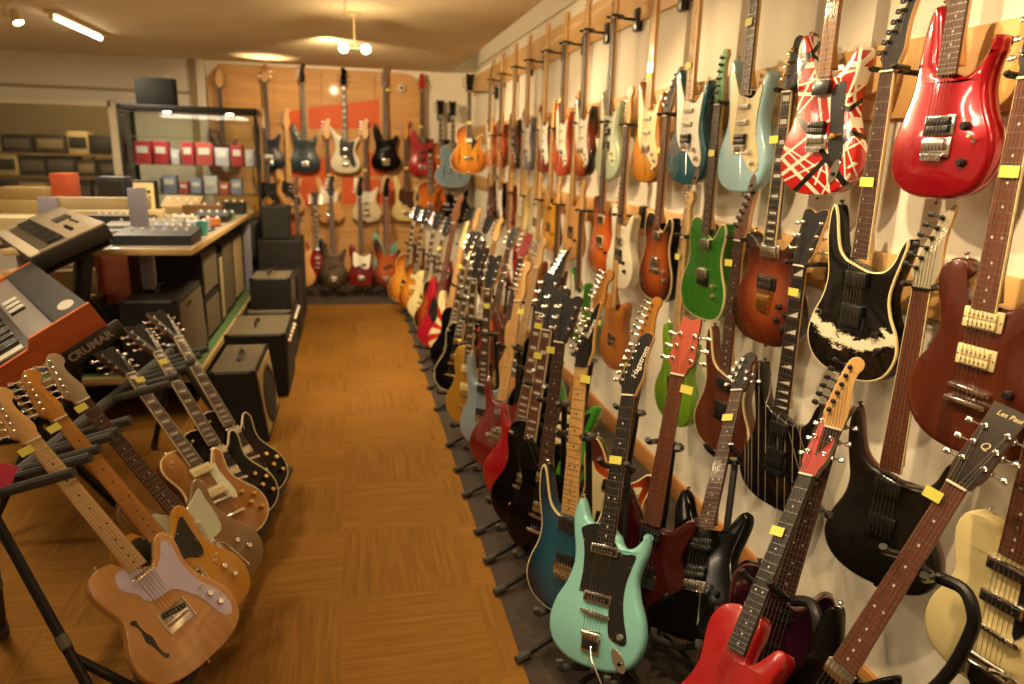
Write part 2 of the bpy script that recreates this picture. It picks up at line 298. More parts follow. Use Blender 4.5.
# headstocks: outline from the nut (cm), tuner posts (x, z, side), tilt back
def inline(x0, z0, x1, z1, n=6): return [(x0+(x1-x0)*i/(n-1), z0+(z1-z0)*i/(n-1), -1) for i in range(n)]
HD = {
'strat': ([(-2.1,0),(-2.2,1.6),(-3.3,3.2),(-3.5,4.4),(-2.9,8),(-2,12.5),(-1.2,16.2),(.4,18.4),(2.6,18.4),(4,16.8),(3.9,14.6),(2.6,13.4),(2.2,10.6),(2.9,6.6),(3.2,4),(2.5,1.8),(2.1,0)], inline(-2.4,4.6,-.4,16.2), 0),
'tele': [(0)],
'gib': ([(-2.1,0),(-2.6,1.8),(-3.6,3.6),(-3.9,7),(-4.2,12),(-4.5,16.2),(-3.4,17.4),(-1.6,17.2),(0,16.2),(1.6,17.2),(3.4,17.4),(4.5,16.2),(4.2,12),(3.9,7),(3.6,3.6),(2.6,1.8),(2.1,0)], [(s*x,z,s) for s in (-1,1) for x,z in ((2.9,5),(3.1,9),(3.3,13))], 15),
'ibz': ([(-2.1,0),(-2.3,1.8),(-3.4,3),(-3.2,4.6),(-2,9.6),(-.4,14.6),(1.8,19.2),(3,20),(2.9,17),(2.5,13),(2.7,9),(3.2,5),(2.6,2),(2.1,0)], inline(-2.3,4.6,.8,16.8), 10),
'prs': ([(-2.1,0),(-2.8,2.4),(-3.5,5.4),(-3.2,10),(-3.2,14.6),(-1.2,15.4),(1,17.4),(3.4,16.6),(2.9,12),(3.5,6),(2.7,2.3),(2.1,0)], [(s*x,z,s) for s in (-1,1) for x,z in ((2.5,5.2),(2.2,8.9),(2.1,12.6))], 10),
'mm': ([(-2.1,0),(-2.9,1.8),(-3.6,4),(-3.3,7.4),(-2.2,11),(-.4,13.8),(2,14.6),(3.8,13.2),(3.8,11.2),(2.9,9.8),(3.2,6.4),(3.3,3.6),(2.7,1.5),(2.1,0)], inline(-2.5,3.6,-.4,11.7,4)+[(2.3,4,1),(2.1,6.8,1)], 0),
'hag': ([(-2.1,0),(-2.6,2.2),(-4.4,4.2),(-4.2,5.4),(-3,10.4),(-1.8,15.4),(-1,19),(.6,21),(2.6,21.4),(4.2,19.8),(3.6,16),(3.5,11),(3.8,6.6),(3,3),(2.1,0)], inline(-3,4.8,-.6,17.2), 10),
'mar': ([(-2.1,0),(-2.6,2),(-4,3.6),(-3.8,7.5),(-3.3,12),(-2.7,17.6),(0,16.9),(2.7,17.6),(3.3,12),(3.8,7.5),(4,3.6),(2.6,2),(2.1,0)], [(s*x,z,s) for s in (-1,1) for x,z in ((2.8,4.6),(2.5,8.4),(2.2,12.2))], 14),
'block': ([(-2.1,0),(-2.7,1.8),(-3.4,3.8),(-3.3,8),(-3.3,13),(-3.6,18.4),(-3.2,19),(3.2,19),(3.6,18.4),(3.3,13),(3.3,8),(3.4,3.8),(2.7,1.8),(2.1,0)], [(s*x,z,s) for s in (-1,1) for x,z in ((2.3,5.4),(2.3,9.4),(2.3,13.4))], 12),
'red': ([(-2.1,0),(-2.6,2),(-3.6,4.4),(-3.5,9),(-3.3,14),(-3.6,18),(-4.4,21.2),(-2.2,20.6),(0,21.4),(2.2,20.6),(4.4,21.2),(3.6,18),(3.3,14),(3.5,9),(3.6,4.4),(2.6,2),(2.1,0)], [(s*x,z,s) for s in (-1,1) for x,z in ((2.6,6.4),(2.5,11),(2.4,15.6))], 4),
'bass': ([(-2.2,0),(-2.4,2),(-4,3.8),(-4,5.4),(-3.2,10),(-2,15.6),(-.8,19.6),(1.2,21.8),(3.6,21),(4.4,18.4),(3.2,16),(2.6,12.4),(3.6,8),(3.7,5),(2.7,2.2),(2.2,0)], inline(-2.6,5.6,-.6,17.6,4), 0),
'bass22': ([(-2.2,0),(-2.8,2.2),(-4.2,4.6),(-3.8,9.5),(-2.9,14.5),(-1.8,17.6),(1.2,18.6),(3.2,16.4),(3.8,9.5),(4.2,4.6),(2.8,2.2),(2.2,0)], [(s*2.6,z,s) for s in (-1,1) for z in (5.8,11.4)], 10),
'ric': ([(-2.2,0),(-2.8,2.2),(-4,4.6),(-3.6,9),(-2.2,14),(-2.8,18.5),(.4,19.8),(3.6,17.4),(4.6,12.5),(3.4,9),(4.2,4.6),(2.8,2.2),(2.2,0)], [(s*2.4,z,s) for s in (-1,1) for z in (5.8,11.4)], 8),
}
HD['tele'] = ([(-2.1,0),(-2.3,1.6),(-3.1,3),(-3,4.4),(-2.4,9),(-1.6,14),(-.6,17.8),(1,19),(2.7,18.2),(3,16.4),(2.2,14.8),(1.9,11.6),(2.3,7.4),(2.7,4),(2.4,1.6),(2.1,0)], inline(-2.1,4.2,-.2,16), 0)
PG = {
'strat': [(-2.9,33.4),(-4.5,33.8),(-7,37.5),(-9.4,41.6),(-11,40.6),(-10.6,35),(-9.8,29),(-9,22),(-7,16.6),(-3,13.4),(1,12.8),(3.5,11),(7,8.2),(11,7.4),(12.6,10),(11,15),(9,20),(8.6,25),(9.6,31),(10.2,35.4),(8.6,35),(5.8,32.4),(2.9,31.6)],
'tele': [(-2.9,35.4),(-6,36.6),(-9.6,35),(-10.8,30.4),(-9.2,25.4),(-5.6,23.2),(-1,22.6),(3.4,22.3),(6.4,20),(8.6,21.5),(9.2,25.5),(9.6,30),(10,34.2),(8,33.4),(5,30.6),(2.9,30)],
'thin': [(-2.9,35),(-6,34.6),(-6.8,30.6),(-4.6,27.4),(-3.6,24),(-1,22.6),(3.6,22.2),(6,19),(8.4,14.6),(9.4,8.4),(11.4,5.6),(13.6,7.4),(13.6,12.6),(11.4,18),(10.2,23),(10.4,28.6),(11.2,33.4),(9.6,35.4),(7.4,32.6),(5,30.4),(2.9,30)],
'lp': [(2.9,32),(2.9,20),(4,16.4),(6,15.6),(7.2,18),(7,23),(6.6,28),(7,32.4),(5,31)],
'hag': [(-2.9,40.5),(-9.4,38.6),(-8.2,35),(-7.2,31),(-6.8,26),(-7,21),(-6.4,20.4),(2.4,19.8),(4,17.5),(4.8,11.5),(6.4,9.4),(10.4,8.8),(11.4,10.6),(9.8,15),(8.6,20),(8.6,25),(9.8,30),(10.6,33.8),(6,33.4),(3,36)],
'must': [(-2.9,34),(-6,37),(-9,36),(-9.5,29),(-9,23),(-6.5,20.6),(-1,20),(4,18.8),(8,19.6),(9.6,25),(10.2,31),(10.6,35),(7,33.6),(2.9,32)],
'pb': [(-3.2,36.5),(-5.4,38.6),(-7.6,36.4),(-8.6,31),(-8.8,26),(-6.4,22.8),(-2,21),(2,17.2),(6,13),(9.8,10.4),(12,12.4),(11.4,17),(9.6,22.4),(9,28),(10,33.4),(10.4,37.4),(7,35.8),(3.2,35)],
'jb': [(-3.2,36.5),(-5.4,38.6),(-8,43),(-9.4,42),(-9.8,35),(-8.8,28),(-6,23),(-1,22),(3,23),(8,24.5),(9.4,29),(10.4,34.4),(10,37.4),(7,35.8),(3.2,35)],
'ricg': [(-3.2,39.5),(-6,35),(-6.4,28),(-5.6,19),(3,16),(6,9),(10,6.6),(11.6,10),(9.8,17),(8.8,24),(10,31),(11,36),(7,35.4),(3.2,35.4)],
'evh': [(3.6,28.5),(4.6,20),(5.4,12),(9.8,9),(11.2,12),(10.2,18.4),(9.4,24),(9,30.5),(6.4,31)],
'cab': [(2.9,41),(2.9,17),(5.4,18.6),(8.4,23),(10,28),(9.4,30),(6,36)],
'arch': [(3,44),(3,25),(5,26),(9.4,32.5),(8,34),(5,36)],
'cream': [(-7,33),(-10,36.6),(-11,34),(-9.6,27),(-9.2,21.5),(-11,15),(-5,11),(3,10),(9,9.4),(11.4,12),(10,18),(9,24),(9.6,30),(10,33),(6,31.6),(2.9,31)],
}
CM = .01
def P2(l, n=4): return [(x*CM, z*CM) for x, z in catmull(l, n)]
CACHE = {}
def cached(key, fn):
    if key not in CACHE: CACHE[key] = fn()
    return CACHE[key]

def body_mesh(shape, th, finish, side, edge, bind, dome, n, sx):
    mb = MB(); p = ccw([(x*sx, z) for x, z in P2(SH[shape], n)]); T = th/2
    off = lambda d: offset_poly(p, d)
    R = lambda q, y: [(x, y, z) for x, z in q]
    e = edge
    rs = [R(off(e), T), R(off(e*.3), T-e*.3), R(p, T-e)]; ms = [side, side]
    if bind:
        rs += [R(p, -T+.0065), R(p, -T+.001), R(off(.0015), -T), R(off(.0045), -T-.0002)]; ms += [side, bind, bind, bind]
        q = off(.0045)
    else:
        rs += [R(p, -T+e), R(off(e*.3), -T+e*.3), R(off(e), -T)]; ms += [side, finish, finish]
        q = off(e)
    if dome:
        cz = .19
        for k, h in ((.86, .45), (.62, .85), (.3, 1)):
            rs.append([(x*k, -T-dome*h, cz+(z-cz)*k) for x, z in q]); ms.append(finish)
    mb.rings(rs, ms, side, finish, p); return mb.mesh('body', 50)

def pickup(kind, ring=None, cover=None, pole=None, w=1):
    """pickup around the origin, front towards -y"""
    mb = MB(); pole = pole or CHROME
    if kind == 'single':
        mb.box((0, -.003, 0), (.07*w, .012, .017), cover, .004)
        for i in range(6): mb.cyl((-.026+i*.0104, -.008, 0), (-.026+i*.0104, -.0102, 0), .0024, pole, n=6)
    elif kind == 'hum':
        if ring: mb.box((0, -.0015, 0), (.091, .006, .046), ring, .003)
        for s in (-1, 1):
            mb.box((0, -.006, s*.0092), (.069, .012, .0176), cover, .002)
            for i in range(6): mb.cyl((-.026+i*.0104, -.011, s*.0092), (-.026+i*.0104, -.0128, s*.0092), .0024, pole, n=6)
        if ring:
            for s in (-1, 1): mb.cyl((s*.041, -.003, 0), (s*.041, -.006, 0), .002, CHROME, n=6)
    elif kind == 'can':
        if ring: mb.box((0, -.0015, 0), (.091, .006, .046), ring, .003)
        mb.box((0, -.006, 0), (.069, .012, .037), cover, .004)
        for i in range(6): mb.cyl((-.026+i*.0104, -.011, .009), (-.026+i*.0104, -.0125, .009), .0022, pole, n=6)
    elif kind == 'bar':
        mb.box((0, -.002, 0), (.094, .010, .030), CHROME, .004); mb.box((0, -.006, 0), (.08, .008, .018), cover, .003)
        for i in range(6): mb.cyl((-.027+i*.0108, -.009, -.003), (-.027+i*.0108, -.0112, -.003), .003, CHROME, n=6)
    elif kind == 'soap':
        mb.box((0, -.005, 0), (.088, .014, .040), cover, .005)
        for i in range(6): mb.cyl((-.026+i*.0104, -.011, 0), (-.026+i*.0104, -.0132, 0), .0026, pole, n=6)
    elif kind == 'pb':
        for s in (-1, 1): mb.box((s*.026, -.004, s*.012), (.054, .014, .026), cover, .004)
    elif kind == 'emg':
        if ring: mb.box((0, -.0015, 0), (.091, .006, .046), ring, .003)
        mb.box((0, -.006, 0), (.07, .014, .038), cover, .003)
    return mb.mesh('pickup')
def bridge(kind, mt):
    mb = MB()
    if kind == 'trem':
        mb.box((0, -.0025, 0), (.084, .004, .036), mt, .002)
        for i in range(6): mb.box((-.0265+i*.0106, -.008, .003), (.0092, .006, .024), mt, .002)
        mb.box((0, -.004, -.016), (.08, .008, .004), mt, .001)
        mb.tube([(.034, -.006, .008), (.042, -.022, .004), (.05, -.026, -.03), (.062, -.026, -.11)], .0022, mt, 6, 4)
    elif kind == 'floyd':
        mb.box((0, -.003, 0), (.088, .005, .045), mt, .002)
        for i in range(6):
            mb.box((-.0265+i*.0106, -.0095, .006), (.0098, .01, .026), mt, .002)
            mb.cyl((-.0265+i*.0106, -.012, -.012), (-.0265+i*.0106, -.014, -.03), .0035, mt, n=8)
        mb.box((0, -.008, -.018), (.07, .012, .008), mt, .002)
    elif kind == 'tele':
        mb.box((0, -.0015, .002), (.084, .003, .066), mt, .001)
        for s in (-1, 1): mb.box((s*.0415, -.004, .002), (.0015, .007, .066), mt)
        for i in range(3): mb.cyl((-.034+i*.0235, -.008, -.008), (-.013+i*.0235, -.008, -.008), .004, mt, n=8)
    elif kind == 'hard':
        mb.box((0, -.0015, 0), (.084, .003, .045), mt, .001)
        for i in range(6): mb.box((-.0265+i*.0106, -.006, .004), (.0092, .007, .026), mt, .002)
    elif kind == 'tom':
        mb.box((0, -.008, 0), (.084, .010, .012), mt, .004)
        for s in (-1, 1): mb.cyl((s*.037, 0, 0), (s*.037, -.006, 0), .0062, mt, n=10); mb.cyl((s*.046, -.003, -.0), (s*.046, -.009, 0), .005, mt)
        for i in range(6): mb.box((-.0265+i*.0106, -.0135, 0), (.005, .004, .008), mt)
    elif kind == 'bass':
        mb.box((0, -.0015, 0), (.082, .003, .05), mt, .001); mb.box((0, -.007, -.022), (.082, .012, .004), mt)
        for i in range(4): mb.cyl((-.036+i*.019, -.008, .004), (-.022+i*.019, -.008, .004), .005, mt, n=8)
    return mb.mesh('bridge')
def tailpiece(kind, mt):
    mb = MB()
    if kind == 'stop':
        mb.box((0, -.011, 0), (.1, .012, .013), mt, .005)
        for s in (-1, 1): mb.cyl((s*.041, 0, 0), (s*.041, -.015, 0), .007, mt, n=12)
    elif kind == 'trap':
        mb.tube([(-.024, -.012, .05), (-.02, -.012, -.02), (-.008, -.008, -.1)], .002, mt, 6); mb.tube([(.024, -.012, .05), (.02, -.012, -.02), (.008, -.008, -.1)], .002, mt, 6)
        mb.box((0, -.013, .05), (.075, .008, .012), mt, .003); mb.box((0, -.004, -.11), (.03, .006, .03), mt, .002)
    elif kind == 'bigsby':
        mb.cyl((-.045, -.018, 0), (.045, -.018, 0), .008, mt, n=14)
        for s in (-1, 1):
            mb.box((s*.047, -.011, -.03), (.006, .018, .075), mt, .003); mb.lathe((s*.047, -.022, 0), (0, -1, 0), [(.008, 0), (.009, .003), (.003, .005)], mt)
        mb.cyl((-.045, -.012, -.025), (.045, -.012, -.025), .005, mt, n=10)
        mb.plate([(-.044, -.03), (.044, -.03), (.038, -.07), (.012, -.11), (-.012, -.11), (-.038, -.07)], 0, -.004, mt)
        mb.cyl((.02, -.02, -.006), (.02, -.034, -.006), .006, mt)
        mb.tube([(.02, -.034, -.006), (.04, -.037, .005), (.07, -.034, .01), (.095, -.032, -.01), (.11, -.033, -.05)], .0042, mt, 8, 4)
    elif kind == 'cradle':
        mb.box((0, -.004, 0), (.062, .008, .062), mt, .004); mb.cyl((-.03, -.012, .02), (.03, -.012, .02), .008, mt, n=12); mb.box((0, -.013, -.008), (.05, .008, .03), BLKP, .003)
        for i in range(6): mb.box((-.024+i*.0096, -.016, .014), (.006, .006, .02), mt, .001)
        mb.tube([(.006, -.014, -.01), (.02, -.03, -.035), (.04, -.034, -.06), (.085, -.034, -.115)], .003, mt, 8, 4)
    elif kind == 'gold':
        mb.plate([(-.036, .02), (.036, .02), (.026, -.045), (-.026, -.045)], 0, -.008, mt, .002)
        for i in range(6): mb.box((-.026+i*.0104, -.011, -.012), (.006, .006, .045), mt, .001)
    return mb.mesh('tailpiece')
def knob(mt, cap=None, r=.0095, h=.015):
    mb = MB(); mb.lathe((0, 0, 0), (0, -1, 0), [(r*1.08, 0), (r*1.05, h*.25), (r*.9, h*.9), (r*.75, h)], mt, 14)
    if cap: mb.lathe((0, -h, 0), (0, -1, 0), [(r*.72, 0), (r*.6, .0012)], cap, 14)
    return mb.mesh('knob')
def lever():
    mb = MB(); mb.cyl((0, 0, 0), (0, -.004, 0), .006, CHROME); mb.cyl((0, -.003, 0), (.004, -.018, .006), .0022, CHROME); mb.lathe((.004, -.018, .006), (.2, -.9, .3), [(.002, 0), (.0042, .002), (.004, .008), (.001, .01)], CRMP); return mb.mesh('switch')
def jack():
    mb = MB(); mb.plate([(x*.017, z*.036) for x, z in [(math.cos(i*PI/8), math.sin(i*PI/8)) for i in range(16)]], 0, -.0025, CHROME, .001)
    mb.cyl((0, -.002, -.006), (0, -.006, -.01), .006, BLKP); return mb.mesh('jack_plate')
def tuner_mesh(mt, side, butt):
    mb = MB()
    mb.lathe((0, 0, 0), (0, -1, 0), [(.0062, 0), (.006, .0025), (.0036, .003), (.0036, .009), (.0042, .0105), (.002, .012)], mt, 10)
    mb.box((side*.004, .0185, 0), (.02, .011, .014), mt, .003)
    mb.cyl((side*.012, .0185, 0), (side*.03, .0185, 0), .0024, mt, n=8)
    b = MB(); b.box((side*.037, .0185, 0), (.016, .0075, .013), butt, .0035); mb.add(b.v, b.f, butt)
    return mb.mesh('tuner')

def frame(b, a, n):
    a = V(a).normalized(); n = V(n) if len(n) == 3 else V((n[0], n[1], 0)); n = (n-a*n.dot(a)).normalized()
    y = -n; x = y.cross(a)
    m = M((x, y, a)).transposed().to_4x4(); m.translation = V(b); return m

def guitar(pid, label, shape='strat', fin=None, side=None, neck=MAPLE, board=MAPLE, inlay='dot', head='strat', face=None, hw=CHROME, tun=None,
           pups=(), brg='trem', tail=None, tz=.1, guard=None, knobs=(), tag_z=None, bind=None, nbind=None, edge=.006, th=.045, dome=0, group=None,
           logo=None, zn=.80, scale=.648, frets=22, det=2, cat='guitar', kind='electric_guitar', sx=1, bass=False, sw=None, jk=None, plugs=True, fholes=None, lead=None, n=None, heel=None, lock=False, cover=None):
    pos = PL[pid]; mt = frame(pos[:3], pos[3:6], n or pos[6:])
    root = link(kind, None); root.matrix_world = mt; root.empty_display_size = .05; tag(root, label, cat, group)
    side = side or fin; T = th/2; ns = 4 if bass else 6
    if bass: zn, scale, frets = (zn if zn != .80 else .955), (.864 if scale == .648 else scale), 20
    key = (shape, th, fin.name, side.name, edge, bind.name if bind else 0, dome, det, sx)
    body = link('body', cached(('b',)+key, lambda: body_mesh(shape, th, fin, side, edge, bind, dome, 4 if det > 1 else 2, sx)), root)
    yb = -T-.0085-dome                                     # fretboard front
    w0, w1 = (.041, .060) if bass else (.0425, .056)
    # where the fretboard ends
    fz = zn-scale*(1-2**(-frets/12))-.004
    def neck_mb():
        mb = MB(); rs = []
        ze = (heel if heel else fz+.02)
        for i in range(9):
            z = ze+(zn-ze)*i/8; w = (w1+(w0-w1)*(z-fz)/(zn-fz))/2; d = .0215
            d = d+(.018 if i == 0 else 0)
            rs.append([(w*math.cos(PI*k/8), yb+.0045+(d-.0)*math.sin(PI*k/8)*(1 if 0 < k < 8 else 0), z) for k in range(9)])
        mb.rings(rs, neck, neck, neck); return mb.mesh('neck', 60)
    link('neck', cached(('n', neck.name, round(yb, 4), zn, scale, heel, bass), neck_mb), root)
    def board_mb():
        mb = MB(); e0, e1 = w1/2, w0/2
        mb.rings([[(-e0, yb+.0055, fz), (e0, yb+.0055, fz), (e0, yb, fz), (-e0, yb, fz)], [(-e1, yb+.0055, zn), (e1, yb+.0055, zn), (e1, yb, zn), (-e1, yb, zn)]], board, board, board)
        W = lambda z: w1+(w0-w1)*(z-fz)/(zn-fz)
        if det > 0:
            for i in range(1, frets+1):
                z = zn-scale*(1-2**(-i/12)); mb.box((0, yb-.0003, z), (W(z)-.001, .0012, .0013 if det > 1 else .0024), STEEL)
        if nbind:
            for s in (-1, 1): mb.rings([[(s*(e0-.0018), yb+.0055, fz), (s*(e0+.0004), yb+.0055, fz), (s*(e0+.0004), yb-.0004, fz), (s*(e0-.0018), yb-.0004, fz)], [(s*(e1-.0018), yb+.0055, zn), (s*(e1+.0004), yb+.0055, zn), (s*(e1+.0004), yb-.0004, zn), (s*(e1-.0018), yb-.0004, zn)]], nbind, nbind, nbind)
        im = BLKP if board in (MAPLE, AMAPLE, PMAPLE, BURNT) else PEARL
        for f in ((3, 5, 7, 9, 12, 15, 17, 19, 21) if inlay in ('dot', 'off') else (1, 3, 5, 7, 9, 12, 15, 17, 19, 21)):
            if f > frets or inlay == 'none' or det == 0: continue
            z = zn-scale*(1-(2**(-f/12)+2**(-(f-1)/12))/2); gap = scale*(2**(-(f-1)/12)-2**(-f/12)); w = W(z)
            if inlay == 'dot':
                for dx in ((-.011, .011) if f == 12 else (0,)): mb.cyl((dx, yb+.001, z), (dx, yb-.0006, z), .0032, im, n=8)
            elif inlay == 'off': mb.cyl((-w*.3, yb+.001, z), (-w*.3, yb-.0006, z), .003, im, n=8)
            elif inlay == 'block': mb.box((0, yb, z), (w*.6, .0012, gap*.46), im)
            elif inlay == 'trap': mb.plate([(-w*.33, z-gap*.24), (w*.33, z-gap*.19), (w*.33, z+gap*.19), (-w*.33, z+gap*.24)], yb+.001, yb-.0006, im, .0001)
            elif inlay == 'shark': mb.plate([(-w*.4, z-gap*.33), (w*.4, z-gap*.33), (w*.4, z+gap*.33)], yb+.001, yb-.0006, im, .0001)
        mb.box((0, yb-.0006, zn+.002), (w0, .008, .005), BLKP if lock else BONE, .001)
        return mb.mesh('fretboard', 30)
    link('fretboard', cached(('f', board.name, inlay, round(yb, 4), zn, scale, frets, det, nbind.name if nbind else 0, lock, bass), board_mb), root)
    # headstock
    outl, posts, tilt = HD[head]; face = face or neck; fy = .004 if tilt == 0 else .001
    def head_mb():
        mb = MB(); mb.plate(P2(outl, 3 if det > 1 else 1), fy+.014, fy, face, .0012, neck)
        if cover: mb.plate([(-.009, .012), (.009, .012), (.011, .022), (0, .05), (-.011, .022)], fy, fy-.0022, cover, .0006)
        if det == 0 or (det == 1):
            for x, z, sd in posts:
                mb.cyl((x*CM, fy, z*CM), (x*CM, fy-.009, z*CM), .0052, tun or hw, n=6); mb.box((x*CM+sd*.034, fy+.018, z*CM), (.03, .008, .013), tun or hw)
        return mb.mesh('headstock', 40)
    hk = ('h', head, face.name, neck.name, det, (tun or hw).name, cover.name if cover else 0)
    h = link('headstock', cached(hk, head_mb), root); h.location = (0, yb+.001, zn+.003); h.rotation_euler = (-math.radians(tilt), 0, 0)
    hm = M.Translation(h.location) @ M.Rotation(-math.radians(tilt), 4, 'X')
    if det > 1:
        for x, z, sd in posts:
            t = link('tuner', cached(('t', (tun or hw).name, sd), lambda: tuner_mesh(tun or hw, sd, tun or hw)), h); t.location = (x*CM, fy, z*CM)
            t.rotation_euler = (0, -.22*sd if head in ('strat', 'tele', 'hag', 'ibz') else 0, 0)
    if logo:
        for txt, lx, lz, sz, rot, lm, shear in (logo if isinstance(logo, list) else [logo]):
            mb = MB(); xf = M.Translation((lx*CM, fy-.0008, lz*CM)) @ M.Rotation(PI/2, 4, 'X') @ M.Rotation(rot, 4, 'Z')
            add_text(mb, txt, sz*CM, xf, lm, shear, .00012 if sz > 1 and txt != 'Q' else 0); obj('headstock_lettering', mb, h)
    top = -T-dome*.9
    gy = top
    if guard:
        gname, gm = guard; gy = top-.0025
        def gmb():
            mb = MB(); p = P2(PG[gname], 3); mb.plate([(x*sx, z) for x, z in p], top+.002, gy, gm, .0008)
            if det > 1:
                for i in range(0, len(p), 6):
                    q = offset_poly(ccw(p), .005)[i]; mb.cyl((q[0]*sx, gy, q[1]), (q[0]*sx, gy-.0008, q[1]), .0022, CHROME, n=6)
            return mb.mesh('pickguard')
        link('pickguard', cached(('g', gname, gm.name, round(gy, 4), det, sx), gmb), root)
    zs = zn-scale
    for p in pups:
        k, z = p[0], p[1]; kw = p[2] if len(p) > 2 else {}
        o = link('pickup', cached(('p', k)+tuple((a, getattr(v, 'name', v)) for a, v in sorted(kw.items()) if a != 'rot'), lambda: pickup(k, **{a: v for a, v in kw.items() if a != 'rot'})), root)
        o.location = (0, gy-.0005, z*CM); o.rotation_euler = (0, kw.get('rot', 0), 0)
    if brg:
        o = link('bridge', cached(('br', brg, hw.name), lambda: bridge(brg, hw)), root); o.location = (0, top, zs); o.rotation_euler = (0, .05 if brg == 'tom' else 0, 0)
    if tail:
        o = link('tailpiece', cached(('tl', tail, hw.name), lambda: tailpiece(tail, hw)), root); o.location = (0, top, tz)
    for kx, kz, km in knobs:
        o = link('knob', cached(('k', km.name), lambda: knob(km)), root); o.location = (kx*CM, gy, kz*CM)
    if sw:
        o = link('switch', cached(('sw',), lever), root); o.location = (sw[0]*CM, gy, sw[1]*CM)
    if jk:
        o = link('jack_plate', cached(('jk',), jack), root); o.location = (jk[0]*CM, top-.001, jk[1]*CM); o.rotation_euler = (0, jk[2] if len(jk) > 2 else .6, 0)
    if fholes:
        for s, fx, fz2 in fholes:
            mb = MB(); pts = [(-.3, 7), (.5, 6.4), (.2, 5), (.5, 2), (1.1, 0), (.7, -3), (.9, -5.6), (1.6, -6.2), (1.2, -7.2), (.2, -6.6), (-.1, -4), (-.5, -1.5), (-1, .2), (-.3, 3), (-.6, 5.6), (-1.2, 6), (-1, 7)]
            mb.plate([(s*x*CM+fx*CM, z*CM+fz2*CM) for x, z in catmull(pts, 2)], top-.0005, top-.0012, BLKP, .0002); obj('f_hole', mb, root)
    # strings
    def one_string(i):
        sp = (.019 if bass else .0105); yt = yb-.0032
        a = (i-(ns-1)/2); r = (.0012 if bass else .0008)*(1.15-.09*i)
        pts = [(a*sp, top-.0155, zs), (a*.0072*(1.35 if bass else 1), yt, zn+.004)]
        if tail and tz < zs-.02: pts = [(a*sp, top-.014, tz)]+pts
        if det > 1:
            order = sorted(posts, key=lambda q: (q[2], q[1] if q[2] < 0 else -q[1])); q = order[i] if i < len(order) else order[-1]
            pts.append(tuple(hm @ V((q[0]*CM, fy-.006, q[1]*CM))))
        return pts, r
    sk = (ns, round(yb, 4), zn, scale, head, det, tail, tz, bass, round(top, 4))
    if det > 1:
        for i in range(ns): link('string', cached(('s', i)+sk, lambda: MB().tube(one_string(i)[0], one_string(i)[1], STEEL, 3).mesh('string', 80)), root)
    elif det > 0:
        def str_mb():
            mb = MB()
            for i in range(ns): mb.tube(*one_string(i), STEEL, 3)
            return mb.mesh('strings', 80)
        link('strings', cached(('s',)+sk, str_mb), root)
    if plugs and det > 1:
        p = ccw(P2(SH[shape], 4)); hi = max(p, key=lambda q: q[1] if q[0] < -.02 else -1)
        for (bx, bz, dr) in ((0, 0, (0, 0, -1)), (hi[0]*sx, hi[1], (-.3, 0, 1))):
            mb = MB(); mb.lathe((bx, .004, bz), dr, [(.006, -.002), (.0035, .003), (.0035, .006), (.0075, .010), (.006, .0125)], hw, 10); obj('strap_button', mb, root)
    if tag_z:
        w = w1+(w0-w1)*(tag_z-fz)/(zn-fz); mb = MB(); mb.box((0, yb-.0052, tag_z), (w*.86, .0008, .024), YTAG); o = obj('price_tag', mb, root); o.rotation_euler = (0, random.uniform(-.05, .05), 0)
    return root, mt
